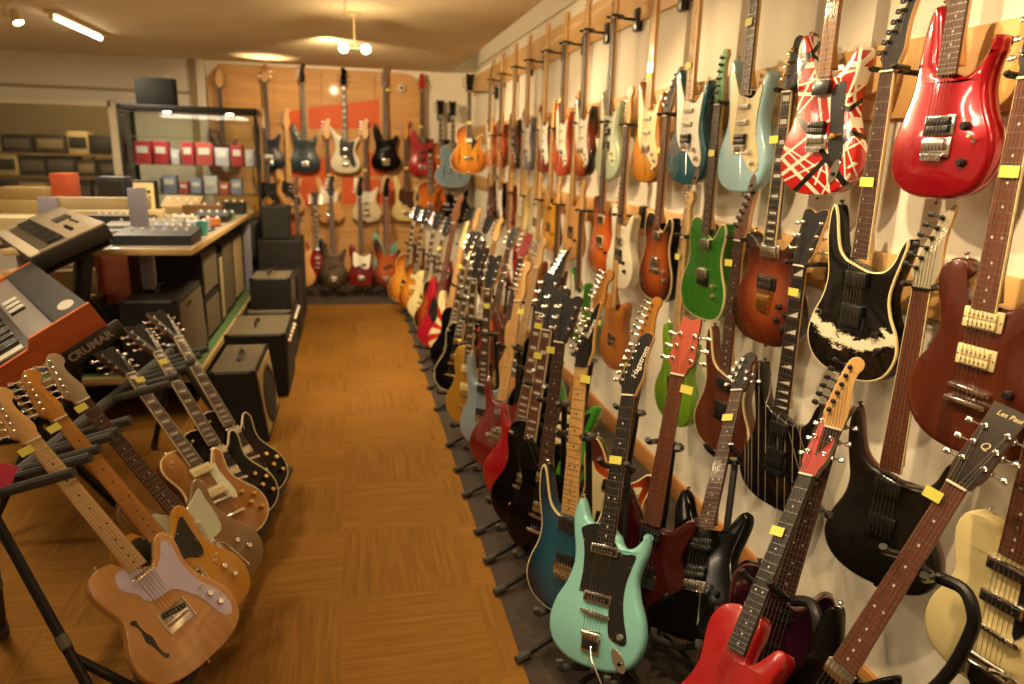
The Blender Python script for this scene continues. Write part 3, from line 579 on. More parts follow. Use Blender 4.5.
PL = {
 'js': (1.35, 1.479, 1.481, 0.0, 0.0, 1.0, -1, 0.0),
 'evh': (1.35, 1.935, 1.465, 0.0, 0.0, 1.0, -1, -0.06),
 'r1sky': (1.35, 2.364, 1.448, 0.0, 0.0, 1.0, -1, -0.0),
 'r1teal': (1.35, 2.796, 1.458, 0.0, 0.0, 1.0, -1.0, -0.06),
 'r1gold': (1.35, 3.214, 1.449, 0.0, 0.0, 1.0, -1.0, -0.06),
 'r1sea': (1.35, 3.747, 1.443, 0.0, 0.0, 1.0, -1.0, -0.06),
 'r1sunb': (1.35, 4.202, 1.445, 0.0, 0.0, 1.0, -1.0, -0.06),
 'r1red': (1.35, 4.627, 1.437, 0.0, 0.0, 1.0, -1.0, -0.06),
 'r1dkred': (1.35, 5.085, 1.444, 0.0, 0.0, 1.0, -1.0, -0.06),
 'r1blue': (1.35, 5.603, 1.445, 0.0, 0.0, 1.0, -1.0, -0.06),
 'r1e': (1.35, 6.071, 1.446, 0.0, 0.0, 1.0, -1.0, -0.06),
 'r1f': (1.35, 6.618, 1.447, 0.0, 0.0, 1.0, -1.0, -0.06),
 'r1g': (1.35, 7.16, 1.445, 0.0, 0.0, 1.0, -1.0, -0.06),
 'r2dc': (1.35, 1.265, 0.929, 0.0, 0.0, 1.0, -1, -0.3),
 'r2esp': (1.35, 1.679, 0.982, 0.0, 0.0, 1.0, -1, -0.16),
 'r2sun': (1.35, 2.112, 0.966, 0.0, 0.0, 1.0, -1, -0.15),
 'r2green': (1.35, 2.552, 0.954, 0.0, 0.0, 1.0, -1.0, -0.06),
 'r2brown': (1.35, 3.01, 0.935, 0.0, 0.0, 1.0, -1.0, -0.06),
 'r2white': (1.35, 3.467, 0.908, 0.0, 0.0, 1.0, -1.0, -0.06),
 'r2orange': (1.35, 3.768, 0.933, 0.0, 0.0, 1.0, -1.0, -0.06),
 'r2nat': (1.35, 4.321, 0.945, 0.0, 0.0, 1.0, -1.0, -0.06),
 'r2but': (1.35, 4.842, 0.928, 0.0, 0.0, 1.0, -1.0, -0.06),
 'r2wht': (1.35, 5.24, 0.929, 0.0, 0.0, 1.0, -1.0, -0.06),
 'r2cream': (1.35, 5.702, 0.93, 0.0, 0.0, 1.0, -1.0, -0.06),
 'r2k': (1.35, 6.161, 0.923, 0.0, 0.0, 1.0, -1.0, -0.06),
 'r2l': (1.35, 6.6, 0.924, 0.0, 0.0, 1.0, -1.0, -0.06),
 'r2m': (1.35, 7.049, 0.93, 0.0, 0.0, 1.0, -1.0, -0.06),
 'r3big': (1.35, 1.087, 0.439, 0.0, 0.0, 1.0, -1, -0.5),
 'r3ib': (1.35, 1.459, 0.471, 0.0, 0.0, 1.0, -1, -0.45),
 'r3stripe': (1.35, 1.942, 0.453, 0.0, 0.0, 1.0, -1, -0.28),
 'r3brown': (1.35, 2.31, 0.486, 0.0, 0.0, 1.0, -1, -0.2),
 'r3lime': (1.35, 2.731, 0.449, 0.0, 0.0, 1.0, -1.0, -0.06),
 'r3nat': (1.35, 3.491, 0.47, 0.0, 0.0, 1.0, -1.0, -0.06),
 'r3green': (1.35, 4.123, 0.445, 0.0, 0.0, 1.0, -1.0, -0.06),
 'r3a': (1.35, 4.626, 0.445, 0.0, 0.0, 1.0, -1.0, -0.06),
 'r3b': (1.35, 5.126, 0.445, 0.0, 0.0, 1.0, -1.0, -0.06),
 'r3c': (1.35, 5.623, 0.445, 0.0, 0.0, 1.0, -1.0, -0.06),
 'r3d': (1.35, 6.087, 0.445, 0.0, 0.0, 1.0, -1.0, -0.06),
 'teal': (0.646, 1.689, 0.12, 0.239, 0.385, 0.891, -0.76, -0.65),
 'bburst': (0.636, 1.925, 0.139, 0.078, 0.149, 0.986, -0.8, -0.6),
 'blk2': (0.648, 2.301, 0.12, 0.105, 0.126, 0.986, -0.8, -0.6),
 'blklp': (0.622, 2.5, 0.12, 0.15, 0.118, 0.982, -0.8, -0.6),
 'sgb': (0.627, 2.731, 0.12, 0.164, 0.098, 0.982, -0.8, -0.6),
 'sga': (0.622, 3.069, 0.12, 0.177, 0.195, 0.965, -0.8, -0.6),
 'grey': (0.619, 3.349, 0.12, 0.058, 0.116, 0.992, -0.8, -0.6),
 'gold': (0.592, 3.664, 0.12, 0.072, 0.09, 0.993, -0.8, -0.6),
 'lpc': (0.581, 4.24, 0.12, 0.206, 0.239, 0.949, -0.8, -0.6),
 'sun': (0.633, 5.126, 0.12, 0.2, 0.09, 0.976, -0.8, -0.6),
 'crim': (0.571, 5.306, 0.12, 0.2, 0.09, 0.976, -0.8, -0.6),
 'crm': (0.578, 6.274, 0.12, 0.168, 0.046, 0.985, -0.7, -0.7),
 'sb2': (0.533, 6.706, 0.12, 0.151, 0.044, 0.987, -0.7, -0.7),
 'hon': (0.472, 7.044, 0.12, 0.164, 0.038, 0.986, -0.7, -0.7),
 'mm': (0.919, 1.659, 0.2, 0.421, 0.508, 0.751, -0.9, -0.5),
 'coral': (0.845, 1.84, 0.14, 0.14, 0.1, 0.985, -0.7, -0.7),
 'p90': (0.849, 2.206, 0.12, 0.19, 0.11, 0.976, -0.7, -0.7),
 'grn2': (0.883, 2.919, 0.12, 0.224, 0.068, 0.972, -0.8, -0.6),
 'purple': (1.011, 1.455, 0.12, 0.244, 0.103, 0.964, -0.6, -0.8),
 'redh': (0.741, 1.248, 0.12, 0.503, 0.314, 0.805, -1.0, -0.25),
 'dark': (0.945, 1.205, 0.163, 0.357, -0.073, 0.931, -1, -0.35),
 'l1': (-0.44, 1.924, 0.12, -0.6, 0.326, 0.731, 0.75, -0.66),
 'l2': (-0.429, 2.095, 0.12, -0.596, 0.319, 0.736, 0.75, -0.66),
 'l3': (-0.405, 2.265, 0.12, -0.599, 0.28, 0.75, 0.75, -0.66),
 'l4': (-0.426, 2.597, 0.12, -0.571, 0.478, 0.668, 0.75, -0.66),
 'l5': (-0.408, 2.75, 0.12, -0.506, 0.457, 0.732, 0.75, -0.66),
 'l6': (-0.388, 2.949, 0.12, -0.484, 0.449, 0.751, 0.75, -0.66),
 'bk1': (0.92, 3.62, 0.12, 0.2, 0.09, 0.976, -0.8, -0.6),
 'bk2': (0.93, 4.1, 0.12, 0.2, 0.09, 0.976, -0.8, -0.6),
 'bk3': (0.94, 4.55, 0.12, 0.2, 0.09, 0.976, -0.8, -0.6),
 'bk4': (0.95, 5.0, 0.12, 0.2, 0.09, 0.976, -0.8, -0.6),
 'bk5': (0.95, 5.5, 0.12, 0.2, 0.09, 0.976, -0.8, -0.6),
 'bk6': (0.95, 6.0, 0.12, 0.2, 0.09, 0.976, -0.8, -0.6),
 'bk7': (0.95, 6.5, 0.12, 0.2, 0.09, 0.976, -0.8, -0.6),
 'bk8': (0.95, 7.0, 0.12, 0.2, 0.09, 0.976, -0.8, -0.6),
 'fx1': (0.6, 4.68, 0.12, 0.2, 0.09, 0.976, -0.8, -0.6),
 'fx2': (0.58, 5.78, 0.12, 0.2, 0.09, 0.976, -0.8, -0.6),
 'u1': (-1.37, 8.8, 1.238, 0.0, 0.0, 1.0, 0.0, -1.0),
 'u2': (-0.894, 8.8, 1.315, 0.0, 0.0, 1.0, 0.0, -1.0),
 'u3': (-0.5, 8.8, 1.313, 0.0, 0.0, 1.0, 0.0, -1.0),
 'u4': (-0.052, 8.8, 1.312, 0.0, 0.0, 1.0, 0.0, -1.0),
 'u5': (0.407, 8.8, 1.345, 0.0, 0.0, 1.0, 0.0, -1.0),
 'u6': (0.828, 8.8, 1.309, 0.0, 0.0, 1.0, 0.0, -1.0),
 'h1': (1.046, 8.83, 1.196, 0.0, 0.0, 1.0, 0.0, -1.0),
 'h2': (1.171, 8.68, 1.181, 0.0, 0.0, 1.0, 0.0, -1.0),
 'h3': (1.186, 7.5, 1.365, 0.0, 0.0, 1.0, -0.3, -0.95),
 'm1': (-0.919, 8.8, 0.831, 0.0, 0.0, 1.0, 0.0, -1.0),
 'm2': (-0.687, 8.8, 0.834, 0.0, 0.0, 1.0, 0.0, -1.0),
 'm3': (-0.252, 8.8, 0.735, 0.0, 0.0, 1.0, 0.0, -1.0),
 'm4': (0.175, 8.8, 0.75, 0.0, 0.0, 1.0, 0.0, -1.0),
 'm5': (0.635, 8.8, 0.766, 0.0, 0.0, 1.0, 0.0, -1.0),
 'm6': (0.923, 8.8, 0.757, 0.0, 0.0, 1.0, 0.0, -1.0),
 'm7': (1.117, 8.8, 0.758, 0.0, 0.0, 1.0, 0.0, -1.0),
 'm8': (1.239, 8.8, 0.735, 0.0, 0.0, 1.0, 0.0, -1.0),
 'w1': (-0.563, 7.94, 0.13, 0.0, 0.1, 0.995, 0.0, -1.0),
 'w2': (-0.405, 8.62, 0.13, 0.0, 0.1, 0.995, 0.0, -1.0),
 'w3': (-0.208, 7.919, 0.13, 0.0, 0.1, 0.995, 0.0, -1.0),
 'w5': (0.09, 7.964, 0.13, 0.0, 0.1, 0.995, 0.0, -1.0),
 'w6': (0.367, 7.886, 0.13, 0.0, 0.1, 0.995, 0.0, -1.0),
 'w7': (0.377, 8.553, 0.13, 0.0, 0.03, 1.0, 0.0, -1.0),
}
# ------------------------------------------------------------------ supports
WX, FY = 1.473, 8.93
def hanger(mt, zn, short, far=False):
    root = link('wall_hanger', None); base = mt @ M.Translation((0, 0, zn)); root.matrix_world = base
    tag(root, f'black wall hanger of the {short}', 'guitar hanger', 'guitar hangers on the wall rails')
    p = base.translation; wp = V((p.x, FY-.002, p.z)) if far else V((WX-.02, p.y, p.z)); q = base.inverted() @ wp
    q = V((round(q.x, 3), round(q.y, 3), round(q.z, 3)))
    R = (base.to_3x3().inverted() @ (M.Rotation(PI/2, 3, 'Z') if not far else M.Identity(3)))
    def blk():
        mb = MB(); mb.box(q, (.06, .036, .115), BLKP, .012, R); return mb.mesh('mounting_block')
    link('mounting_block', cached(('hb', tuple(q), far), blk), root)
    link('arm', cached(('ha', tuple(q)), lambda: MB().tube([q, V((0, .03, .004)), V((0, .012, .006))], .007, BLKM, 8).mesh('arm')), root)
    link('yoke', cached(('hy',), lambda: MB().tube([(-.036, -.05, .014), (-.035, -.045, .009), (-.034, .0, .008), (-.02, .016, .008), (0, .018, .008), (.02, .016, .008), (.034, 0, .008), (.035, -.045, .009), (.036, -.05, .014)], .0075, BLKP, 8).mesh('yoke')), root)
def stand(mt, short, leg=(-.92, -.4), tipx=.48, zy=.58, goose=0, group='guitar stands on the dark mat', legs=None):
    W = lambda p: mt @ V(p)
    hub = W((0, .12, .06)); root = thing('guitar_stand', f'black guitar stand under the {short}', 'guitar stand', (hub.x, hub.y, 0), group)
    L = lambda p: V((p[0]-hub.x, p[1]-hub.y, p[2]))
    hz = .075
    n0 = W((0, .045, zy))
    if goose: obj('post', MB().tube([L(p) for p in ((hub.x, hub.y, hz-.03), W((goose*.08, .12, .2)), W((goose*.135, .09, .40)), W((goose*.14, .05, zy-.06)), W((goose*.125, .03, zy-.01)), W((goose*.09, .035, zy+.012)), W((goose*.04, .04, zy)))], .0135, BLKM, 10, 4), root)
    else: obj('post', MB().tube([(0, 0, hz-.03), L(W((0, .11, .16))), L(n0)], .011, BLKM, 10), root)
    obj('hub', MB().lathe((0, 0, hz-.045), (0, 0, 1), [(.02, 0), (.024, .01), (.024, .06), (.016, .075)], BLKP, 12), root)
    l1 = max(.12, (hub.x-tipx)/max(.05, -leg[0])) if leg[0] < -.1 else .3
    for dx, dy, ln in (legs or ((leg[0], leg[1], l1), (.45, -.9, .2), (.5, .86, .2))):
        d = V((dx, dy, 0)).normalized(); e = d*ln; e.z = .016
        g = obj('leg', MB().tube([(0, 0, hz-.01), d*.05+V((0, 0, hz-.02)), e], .009, BLKM, 8), root)
        obj('rubber_foot', MB().cyl(e-d*.035+V((0, 0, .004)), e+d*.012, .0135, RUBBER, n=8), g)
    for s in (-1, 1):
        obj('cradle_arm', MB().tube([L(W((0, .11, .02))), L(W((s*.05, .06, -.016))), L(W((s*.075, .02, -.019))), L(W((s*.08, -.04, -.019))), L(W((s*.08, -.052, .004)))], .0105, RUBBER, 8, 3), root)
    obj('neck_yoke', MB().tube([L(W(p)) for p in [(-.047, -.062, zy+.014), (-.045, -.045, zy+.004), (-.042, 0, zy), (-.026, .036, zy-.002), (0, .045, zy-.003), (.026, .036, zy-.002), (.042, 0, zy), (.045, -.045, zy+.004), (.047, -.062, zy+.014)]], .009, BLKP, 8, 3), root)

def H(pid, short, where, far=False, **k):
    root, mt = guitar(pid, f'{short} {where}', **k); zn = k.get('zn', .955 if k.get('bass') else .80)
    hanger(mt, zn, short, far); return root
def F(pid, short, where, st=None, **k):
    root, mt = guitar(pid, f'{short} {where}', **k); stand(mt, short, **(st or {})); return root

# ------------------------------------------------------------------ finishes
RED = plain('candy_red', '9c0c1c', .22, .45, 1)
SKY = lacquer('acd8e8'); TEALM = plain('ocean_blue', '1f5f72', .22, .2, 1); YEL = burst('amber_strat', 'c98a2e', 'b97722', '8a5414', .5, 1.1)
SEA = lacquer('b9cdb0'); FIESTA = lacquer('b2402a'); SUNB3 = burst('three_tone_burst', 'd28a24', 'a23c12', '120a07', .4, 1.0)
TB = burst('tobacco_burst', 'a8521c', '702c10', '1a0b06', .35, 1.05); ORB = burst('cherry_burst', 'c8641c', 'b04514', '6a1d0c', .4, 1.1)
HONEY = burst('honey_burst', 'd6922e', 'c37322', '6d3310', .35, 1.1, .44); BLK = plain('gloss_black', '090808', .16, 0, .04, Specular_IOR_Level=.16); VEN = plain('black_head_veneer', '0f0d0c', .45, Specular_IOR_Level=.2); BLKS = satin('16130f')
WHT = lacquer('dcd6c0'); CREAM = lacquer('dcc98c'); GREEN = plain('metal_flake_green', '2c7a1e', .25, .25, .9); LIME = lacquer('6e9a22')
MOHB = wood('brown_mahogany', '42190e', '5a2414', .25, .8, (20, 20, 2)); WRED = plain('wine_red', '6a0f14', .2, .1, 1); CHERRY = plain('cherry_red', '9a121c', .2, .1, 1)
DKR = plain('dark_cherry', '3f0d0e', .22, .1, .9); SURF = lacquer('86c8c4'); BLUEB = burst('blue_burst', '22607a', '174a66', '0b2236', .45, 1.05, .44, .25)
PELH = plain('ice_blue_metal', '93a9b6', .3, .25, .6); GOLDT = plain('gold_top', 'b98a2e', .35, .3, .6); NATB = wood('natural_ash', 'd8a468', 'c48e52', .25, .7, (22, 22, 2))
BUTT = lacquer('c58a24'); TANG = lacquer('8a6d42'); GOLDO = plain('copper_gold', '9c6a34', .3, .4, .8); PURP = burst('purple_burst', '3a1428', '2a0e1e', '14070f', .4, 1.05)
ORG = burst('orange_burst', 'b8501a', 'a23c12', '4a150a', .45, 1.05); GRET = burst('orange_stain', 'd0701c', 'c0601a', '8a3c10', .5, 1.1); CRIM = lacquer('9c1428'); BLUEH = lacquer('7a94a6')
DKB = plain('midnight_blue', '1c2433', .25, .2, .8); DTEAL = plain('dark_teal_grey', '25363c', .3, .1, .6); GRYB = burst('grey_burst', '5a4a38', '3c3228', '17120d', .4, 1.05)
TURQ = lacquer('78b0a4'); RIMR = lacquer('a01c2c'); WALN = wood('walnut', '5b351f', '6f442a', .3, .5); CRMB = lacquer('e2d298')
EVH = striped('striped_red_white_black', 'b31d1c', [
 (62, .02, .006, 'e8e0cc'), (70, .09, .0025, 'e8e0cc'), (-30, .06, .003, 'e8e0cc'), (110, .09, .003, 'e8e0cc'), (95, .345, .0035, 'e8e0cc'), (15, .13, .003, 'e8e0cc'), (-55, .02, .004, 'e8e0cc', (90, .1)), (35, .16, .0025, 'e8e0cc'), (128, .24, .0035, 'e8e0cc'), (62, .05, .003, 'e8e0cc'), (-38, .10, .0075, 'e8e0cc', (20, -.2)), (118, .12, .006, 'e8e0cc'), (118, .17, .004, 'e8e0cc'), (20, .06, .005, 'e8e0cc'), (20, .1, .0075, 'e8e0cc', (90, .12)),
 (85, .30, .005, 'e8e0cc'), (85, .38, .0075, 'e8e0cc'), (100, .42, .003, 'e8e0cc'), (5, -.10, .005, 'e8e0cc', (90, .2)), (150, .20, .005, 'e8e0cc', (90, .2)), (40, .22, .004, 'e8e0cc'), (-20, .02, .004, 'e8e0cc', (90, .05)), (0, .125, .006, 'e8e0cc', (90, .16)),
 (52, .105, .010, '100d0c', (-90, -.3)), (128, .045, .009, '100d0c'), (88, .415, .008, '100d0c', (180, .02)), (75, .27, .007, '100d0c', (0, .06)), (140, .30, .008, '100d0c')])
PIN = striped('black_grey_pinstripe', '0d0c0b', [(8, o, .0016, '8a806c') for o in (-.12, -.105, -.09, -.06, -.03, .02, .05, .08, .11)]+[(28, .18, .0016, '8a806c', (0, .02)), (28, .14, .0016, '8a806c', (0, .02))])
RAY = rays('rising_sun_paint', 'd9cba0', 'b0241c'); SPL = splash('black_white_splash')
BSTR = dict(pups=(('single', 16.9, dict(cover=WHTP, rot=.18)), ('single', 22.6, dict(cover=WHTP)), ('single', 28.6, dict(cover=WHTP))), knobs=((7, 13, WHTP), (9.4, 10.2, WHTP), (10.6, 6.8, WHTP)))
HSS = dict(pups=(('hum', 18.2, dict(cover=BLKP)), ('single', 23.8, dict(cover=WHTP)), ('single', 29, dict(cover=WHTP))), knobs=((6.6, 14, WHTP), (8.8, 10.6, WHTP)), jk=(10, 3.8, .5))
HH = dict(pups=(('hum', 18.4, dict(cover=BLKP)), ('hum', 30, dict(cover=BLKP))), knobs=((8.4, 13, BLKP), (11, 8.4, BLKP)))
def LPK(m): return dict(knobs=((8.5, 16.5, m), (12.5, 13.6, m), (9, 11, m), (12, 7.4, m)), sw=(-9.3, 37.5))
W1 = 'guitars hanging on the top rail'; W2 = 'guitars hanging on the middle rail'; W3 = 'guitars hanging on the lowest rail'; FG = 'guitars on the floor stands'; BG = 'guitars on the back wall'; LG = 'guitars on the rack beside the organ'

# ------------------------------------------------------------------ top rail, near to far
H('js', 'glossy candy red guitar with one humbucker', 'hanging right of the striped guitar', shape='js', sx=.95, fin=RED, neck=MAPLE, board=ROSE, head='ibz', face=RED, group=W1, zn=.765, frets=24, pups=(('hum', 16.6, dict(ring=CHROME, cover=BLKP)),), brg='floyd', knobs=((7.8, 16.2, BLKP), (8.4, 8.4, BLKP)), edge=.014, scale=.648, lock=True, sw=(10.5, 13.2))
H('evh', 'red guitar covered in white and black tape stripes', 'hanging beside the light blue guitar', shape='strat', fin=EVH, neck=BURNT, board=BURNT, head='strat', face=EVH, group=W1, pups=(('hum', 19, dict(cover=BLKP)), ('emg', 30, dict(cover=BLKP))), brg='floyd', guard=('evh', BLKP), knobs=((7.4, 16.6, GOLD),), jk=(9, 7, .4), lock=True, edge=.005)
H('r1sky', 'light blue double cutaway guitar with cream pickguard', 'hanging right of the teal guitar', fin=SKY, board=ROSE, guard=('strat', CRMP), group=W1, tag_z=.56, edge=.012, **HSS)
H('r1teal', 'deep teal double cutaway guitar with white pickguard', 'hanging between light blue and amber guitars', fin=TEALM, guard=('strat', WHTP), group=W1, tag_z=.46, edge=.012, **HSS)
H('r1gold', 'amber yellow double cutaway guitar with cream pickguard', 'hanging left of the teal guitar', fin=YEL, board=MAPLE, guard=('strat', CRMP), group=W1, tag_z=.47, edge=.012, **BSTR)
H('r1sea', 'pale seafoam green double cutaway guitar with mint pickguard', 'hanging on the top rail', fin=SEA, board=ROSE, guard=('strat', MINTP), group=W1, edge=.012, pups=(('hum', 18.2, dict(cover=BLKP)), ('hum', 25, dict(cover=BLKP))), knobs=((7, 14, CRMP), (9, 10.6, CRMP)))
H('r1sunb', 'three tone sunburst guitar with white pickguard', 'hanging between seafoam and red guitars', fin=SUNB3, board=ROSE, guard=('strat', WHTP), group=W1, edge=.012, det=1, **BSTR)
H('r1red', 'tomato red double cutaway guitar with mint pickguard', 'hanging on the top rail', fin=FIESTA, board=ROSE, guard=('strat', MINTP), group=W1, tag_z=.47, edge=.012, det=1, **BSTR)
H('r1dkred', 'wine red double cutaway guitar with white pickguard', 'hanging left of the tomato red guitar', fin=WRED, board=MAPLE, guard=('strat', WHTP), group=W1, det=1, **BSTR)
H('r1blue', 'lavender blue guitar with white pickguard', 'hanging left of the wine red guitar', fin=lacquer('6f7a96'), board=MAPLE, guard=('strat', WHTP), group=W1, det=1, **BSTR)
H('r1e', 'brown sunburst guitar with black pickguard', 'hanging third from far end of the top rail', fin=TB, board=MAPLE, guard=('strat', BLKP), group=W1, det=1, **BSTR)
H('r1f', 'brown burst guitar with chrome hardware', 'hanging second from far end of the top rail', fin=ORB, shape='prs', board=ROSE, group=W1, det=1, **HH)
H('r1g', 'orange pink guitar with white pickguard', 'hanging last at far end of the top rail', fin=lacquer('b4562e'), board=ROSE, guard=('strat', WHTP), head='ibz', face=VEN, group=W1, det=1, **BSTR)
# ------------------------------------------------------------------ middle rail, near to far
H('r2dc', 'brown mahogany guitar with two cream humbuckers', 'hanging below the candy red guitar', shape='dc', sx=.94, fin=MOHB, neck=MAHOG, board=RROSE, head='gib', face=VEN, group=W2, pups=(('hum', 22.6, dict(ring=CRMP, cover=CRMP)), ('hum', 31, dict(ring=CRMP, cover=CRMP))), brg='tom', tail='stop', tz=.123, knobs=((8.6, 16.6, BLKP), (9.4, 10.8, BLKP)), sw=(8, 8.2), tag_z=.62, nbind=CRMP, n=(-1, -.15), dome=.004)
H('r2esp', 'black cream bound guitar with white splash painting', 'hanging right of the red sunburst guitar', shape='super', fin=SPL, side=BLK, bind=CRMP, board=ROSE, inlay='off', head='ibz', face=VEN, group=W2, pups=(('emg', 18.6, dict(cover=BLKP)), ('emg', 27.6, dict(cover=BLKP))), brg='hard', hw=BLKM, tun=BLKM, knobs=((8.4, 14, BLKP), (10, 10, BLKP)), tag_z=.53, nbind=CRMP)
H('r2sun', 'red brown sunburst guitar with gold tailpiece', 'hanging right of the green guitar', shape='mock', fin=burst('dark_red_burst', '86401a', '5a1e0c', '180906', .3, 1.0), neck=MAHOG, board=EBONY, inlay='block', nbind=CRMP, head='gib', face=VEN, group=W2, pups=(('hum', 20.6, dict(ring=BLKP, cover=BLKP)), ('can', 31, dict(ring=CHROME, cover=CHROME))), brg=None, tail='gold', tz=.155, hw=GOLD, knobs=((7.6, 14, BLKP), (10.8, 12, BLKP), (7, 9.6, BLKP), (10.2, 7.4, BLKP)), tag_z=.66)
H('r2green', 'bright green cream bound single cutaway guitar', 'hanging under the light blue guitar', shape='tele', fin=GREEN, bind=CRMP, board=ROSE, head='tele', face=GREEN, group=W2, pups=(('can', 18, dict(cover=CHROME)), ('can', 29.4, dict(cover=CHROME))), brg='hard', hw=BLKM, knobs=((8, 14, CHROME), (9, 10.5, CHROME)), tag_z=.63)
H('r2brown', 'dark brown and black semi hollow guitar with chrome hardware', 'hanging left of the green guitar', shape='tele', fin=TB, side=BLK, bind=CRMP, board=RROSE, head='ibz', face=VEN, group=W2, pups=(('can', 18, dict(cover=CHROME)), ('can', 29.4, dict(cover=CHROME))), brg='tele', knobs=((8, 14, CHROME), (9, 10.5, CHROME)), tag_z=.66)
H('r2white', 'white double cutaway guitar without pickguard', 'hanging below the seafoam guitar', shape='prs', fin=WHT, board=ROSE, head='strat', group=W2, pups=(('hum', 18.4, dict(cover=BLKP)), ('hum', 24.4, dict(cover=CHROME))), brg='hard', knobs=((6.4, 14, BLKP), (8.4, 10, BLKP)))
H('r2orange', 'orange sunburst guitar with two cream framed humbuckers', 'hanging left of the white guitar', shape='prs', fin=ORB, board=ROSE, head='strat', group=W2, det=1, pups=(('hum', 19, dict(ring=CRMP, cover=BLKP)), ('hum', 30, dict(ring=CRMP, cover=BLKP))), brg='tom', knobs=((8.4, 13, BLKP),))
H('r2nat', 'natural blond single cutaway guitar with black pickup', 'hanging left of the orange sunburst guitar', shape='tele', fin=NATB, head='tele', group=W2, det=1, pups=(('hum', 18, dict(cover=BLKP)),), brg='tele', knobs=((8, 12, BLKP),))
H('r2but', 'honey yellow single cutaway guitar', 'hanging between natural blond and white guitars', shape='tele', fin=BUTT, side=DKR, head='tele', group=W2, det=1, pups=(('single', 17, dict(cover=BLKP)), ('single', 29, dict(cover=BLKP))), brg='tele', knobs=((8, 12, CHROME),))
H('r2wht', 'bright white single cutaway guitar', 'hanging left of the honey yellow guitar', shape='tele', fin=WHT, head='tele', group=W2, det=1, pups=(('single', 17, dict(cover=BLKP)), ('single', 29, dict(cover=CHROME))), brg='tele', knobs=((8, 12, CHROME),))
H('r2cream', 'cream double cutaway guitar', 'hanging left of the bright white guitar on the middle rail', fin=CREAM, head='strat', guard=('strat', WHTP), group=W2, det=1, **BSTR)
H('r2k', 'wine red guitar with blond neck', 'hanging third from far end of the middle rail', shape='sg', fin=WRED, head='strat', group=W2, det=1, **HH)
H('r2l', 'black and white guitar', 'hanging second from far end of the middle rail', fin=BLK, guard=('strat', WHTP), group=W2, det=1, **BSTR)
H('r2m', 'dark red guitar', 'hanging last at far end of the middle rail', shape='super', fin=DKR, group=W2, det=1, **HH)
# ------------------------------------------------------------------ lowest rail
H('r3big', 'cream single cutaway guitar with chrome vibrato arm', 'hanging below the brown mahogany guitar', shape='tele', fin=CRMB, board=RROSE, nbind=CRMP, head='tele', group=W3, pups=(('bar', 22.4, dict(cover=BLKP)), ('bar', 30.2, dict(cover=BLKP))), brg='tom', tail='bigsby', tz=.085, guard=('cab', BLKP), knobs=((11.2, 13, CHROME), (12, 9.5, CHROME)), edge=.008, n=(-1, -.2))
H('r3ib', 'matte black guitar with brown edged horns and white headstock', 'hanging below the splash painted guitar', shape='super', fin=BLKS, side=MAHOG, board=RROSE, nbind=CRMP, inlay='none', head='ibz', face=satin('9a927c'), group=W3, pups=(('emg', 18.6, dict(cover=BLKP)), ('emg', 28.4, dict(cover=BLKP))), brg='hard', hw=BLKM, tun=BLKM, knobs=((9, 12, BLKP),), edge=.012, lock=True, logo=('Ibanez', .9, 11.5, 2.4, 1.25, WHTP, .2))
H('r3stripe', 'black guitar with thin grey pinstripes', 'hanging below the red sunburst guitar', shape='super', fin=PIN, board=EBONY, inlay='shark', head='gib', face=VEN, group=W3, pups=(('emg', 18.6, dict(cover=BLKP)), ('emg', 27.6, dict(cover=BLKP))), brg='floyd', hw=BLKM, tun=CHROME, knobs=((9, 12, BLKP),), tag_z=.72)
H('r3brown', 'dark brown walnut guitar with through neck', 'hanging left of the pinstriped guitar', shape='super', fin=MAHOG, side=WALN, bind=CRMP, board=ROSE, head='ibz', face=WALN, group=W3, pups=(('emg', 18.6, dict(cover=BLKP)), ('emg', 27.6, dict(cover=BLKP))), brg='hard', hw=BLKM, tun=BLKM, tag_z=.72)
H('r3lime', 'lime green guitar with blond neck', 'hanging below the bright green guitar', shape='prs', fin=LIME, neck=PMAPLE, board=PMAPLE, head='strat', group=W3, pups=(('hum', 18.4, dict(cover=BLKP)),), brg='trem', tag_z=.72)
H('r3nat', 'plain brown wooden guitar body with blond neck', 'hanging below the white guitar', shape='tele', fin=wood('orange_brown_wood', 'a8682c', '945822', .35, .4), neck=MAPLE, head='tele', group=W3, det=1, pups=(('single', 17, dict(cover=BLKP)),), brg='tele')
H('r3green', 'grass green guitar', 'hanging below the orange sunburst guitar', fin=plain('grass_green', '3b8a2a', .25, .1, .8), board=ROSE, guard=('strat', WHTP), head='strat', group=W3, det=1, **BSTR)
H('r3a', 'red brown guitar', 'hanging left of the grass green guitar', shape='sg', fin=MAHOG, board=ROSE, head='strat', group=W3, det=1, **HH)
H('r3b', 'reddish brown wood bodied guitar', 'hanging below the honey yellow guitar', shape='tele', fin=wood('red_brown_wood', '7a3a18', '8c4a22', .35, .4), head='tele', group=W3, det=1, **HH)
H('r3c', 'pale wood guitar', 'hanging second from far end of the lowest rail', shape='tele', fin=NATB, head='tele', group=W3, det=1, **HH)
H('r3d', 'red and white guitar', 'hanging last at far end of the lowest rail', fin=CHERRY, guard=('strat', WHTP), head='strat', group=W3, det=1, **BSTR)
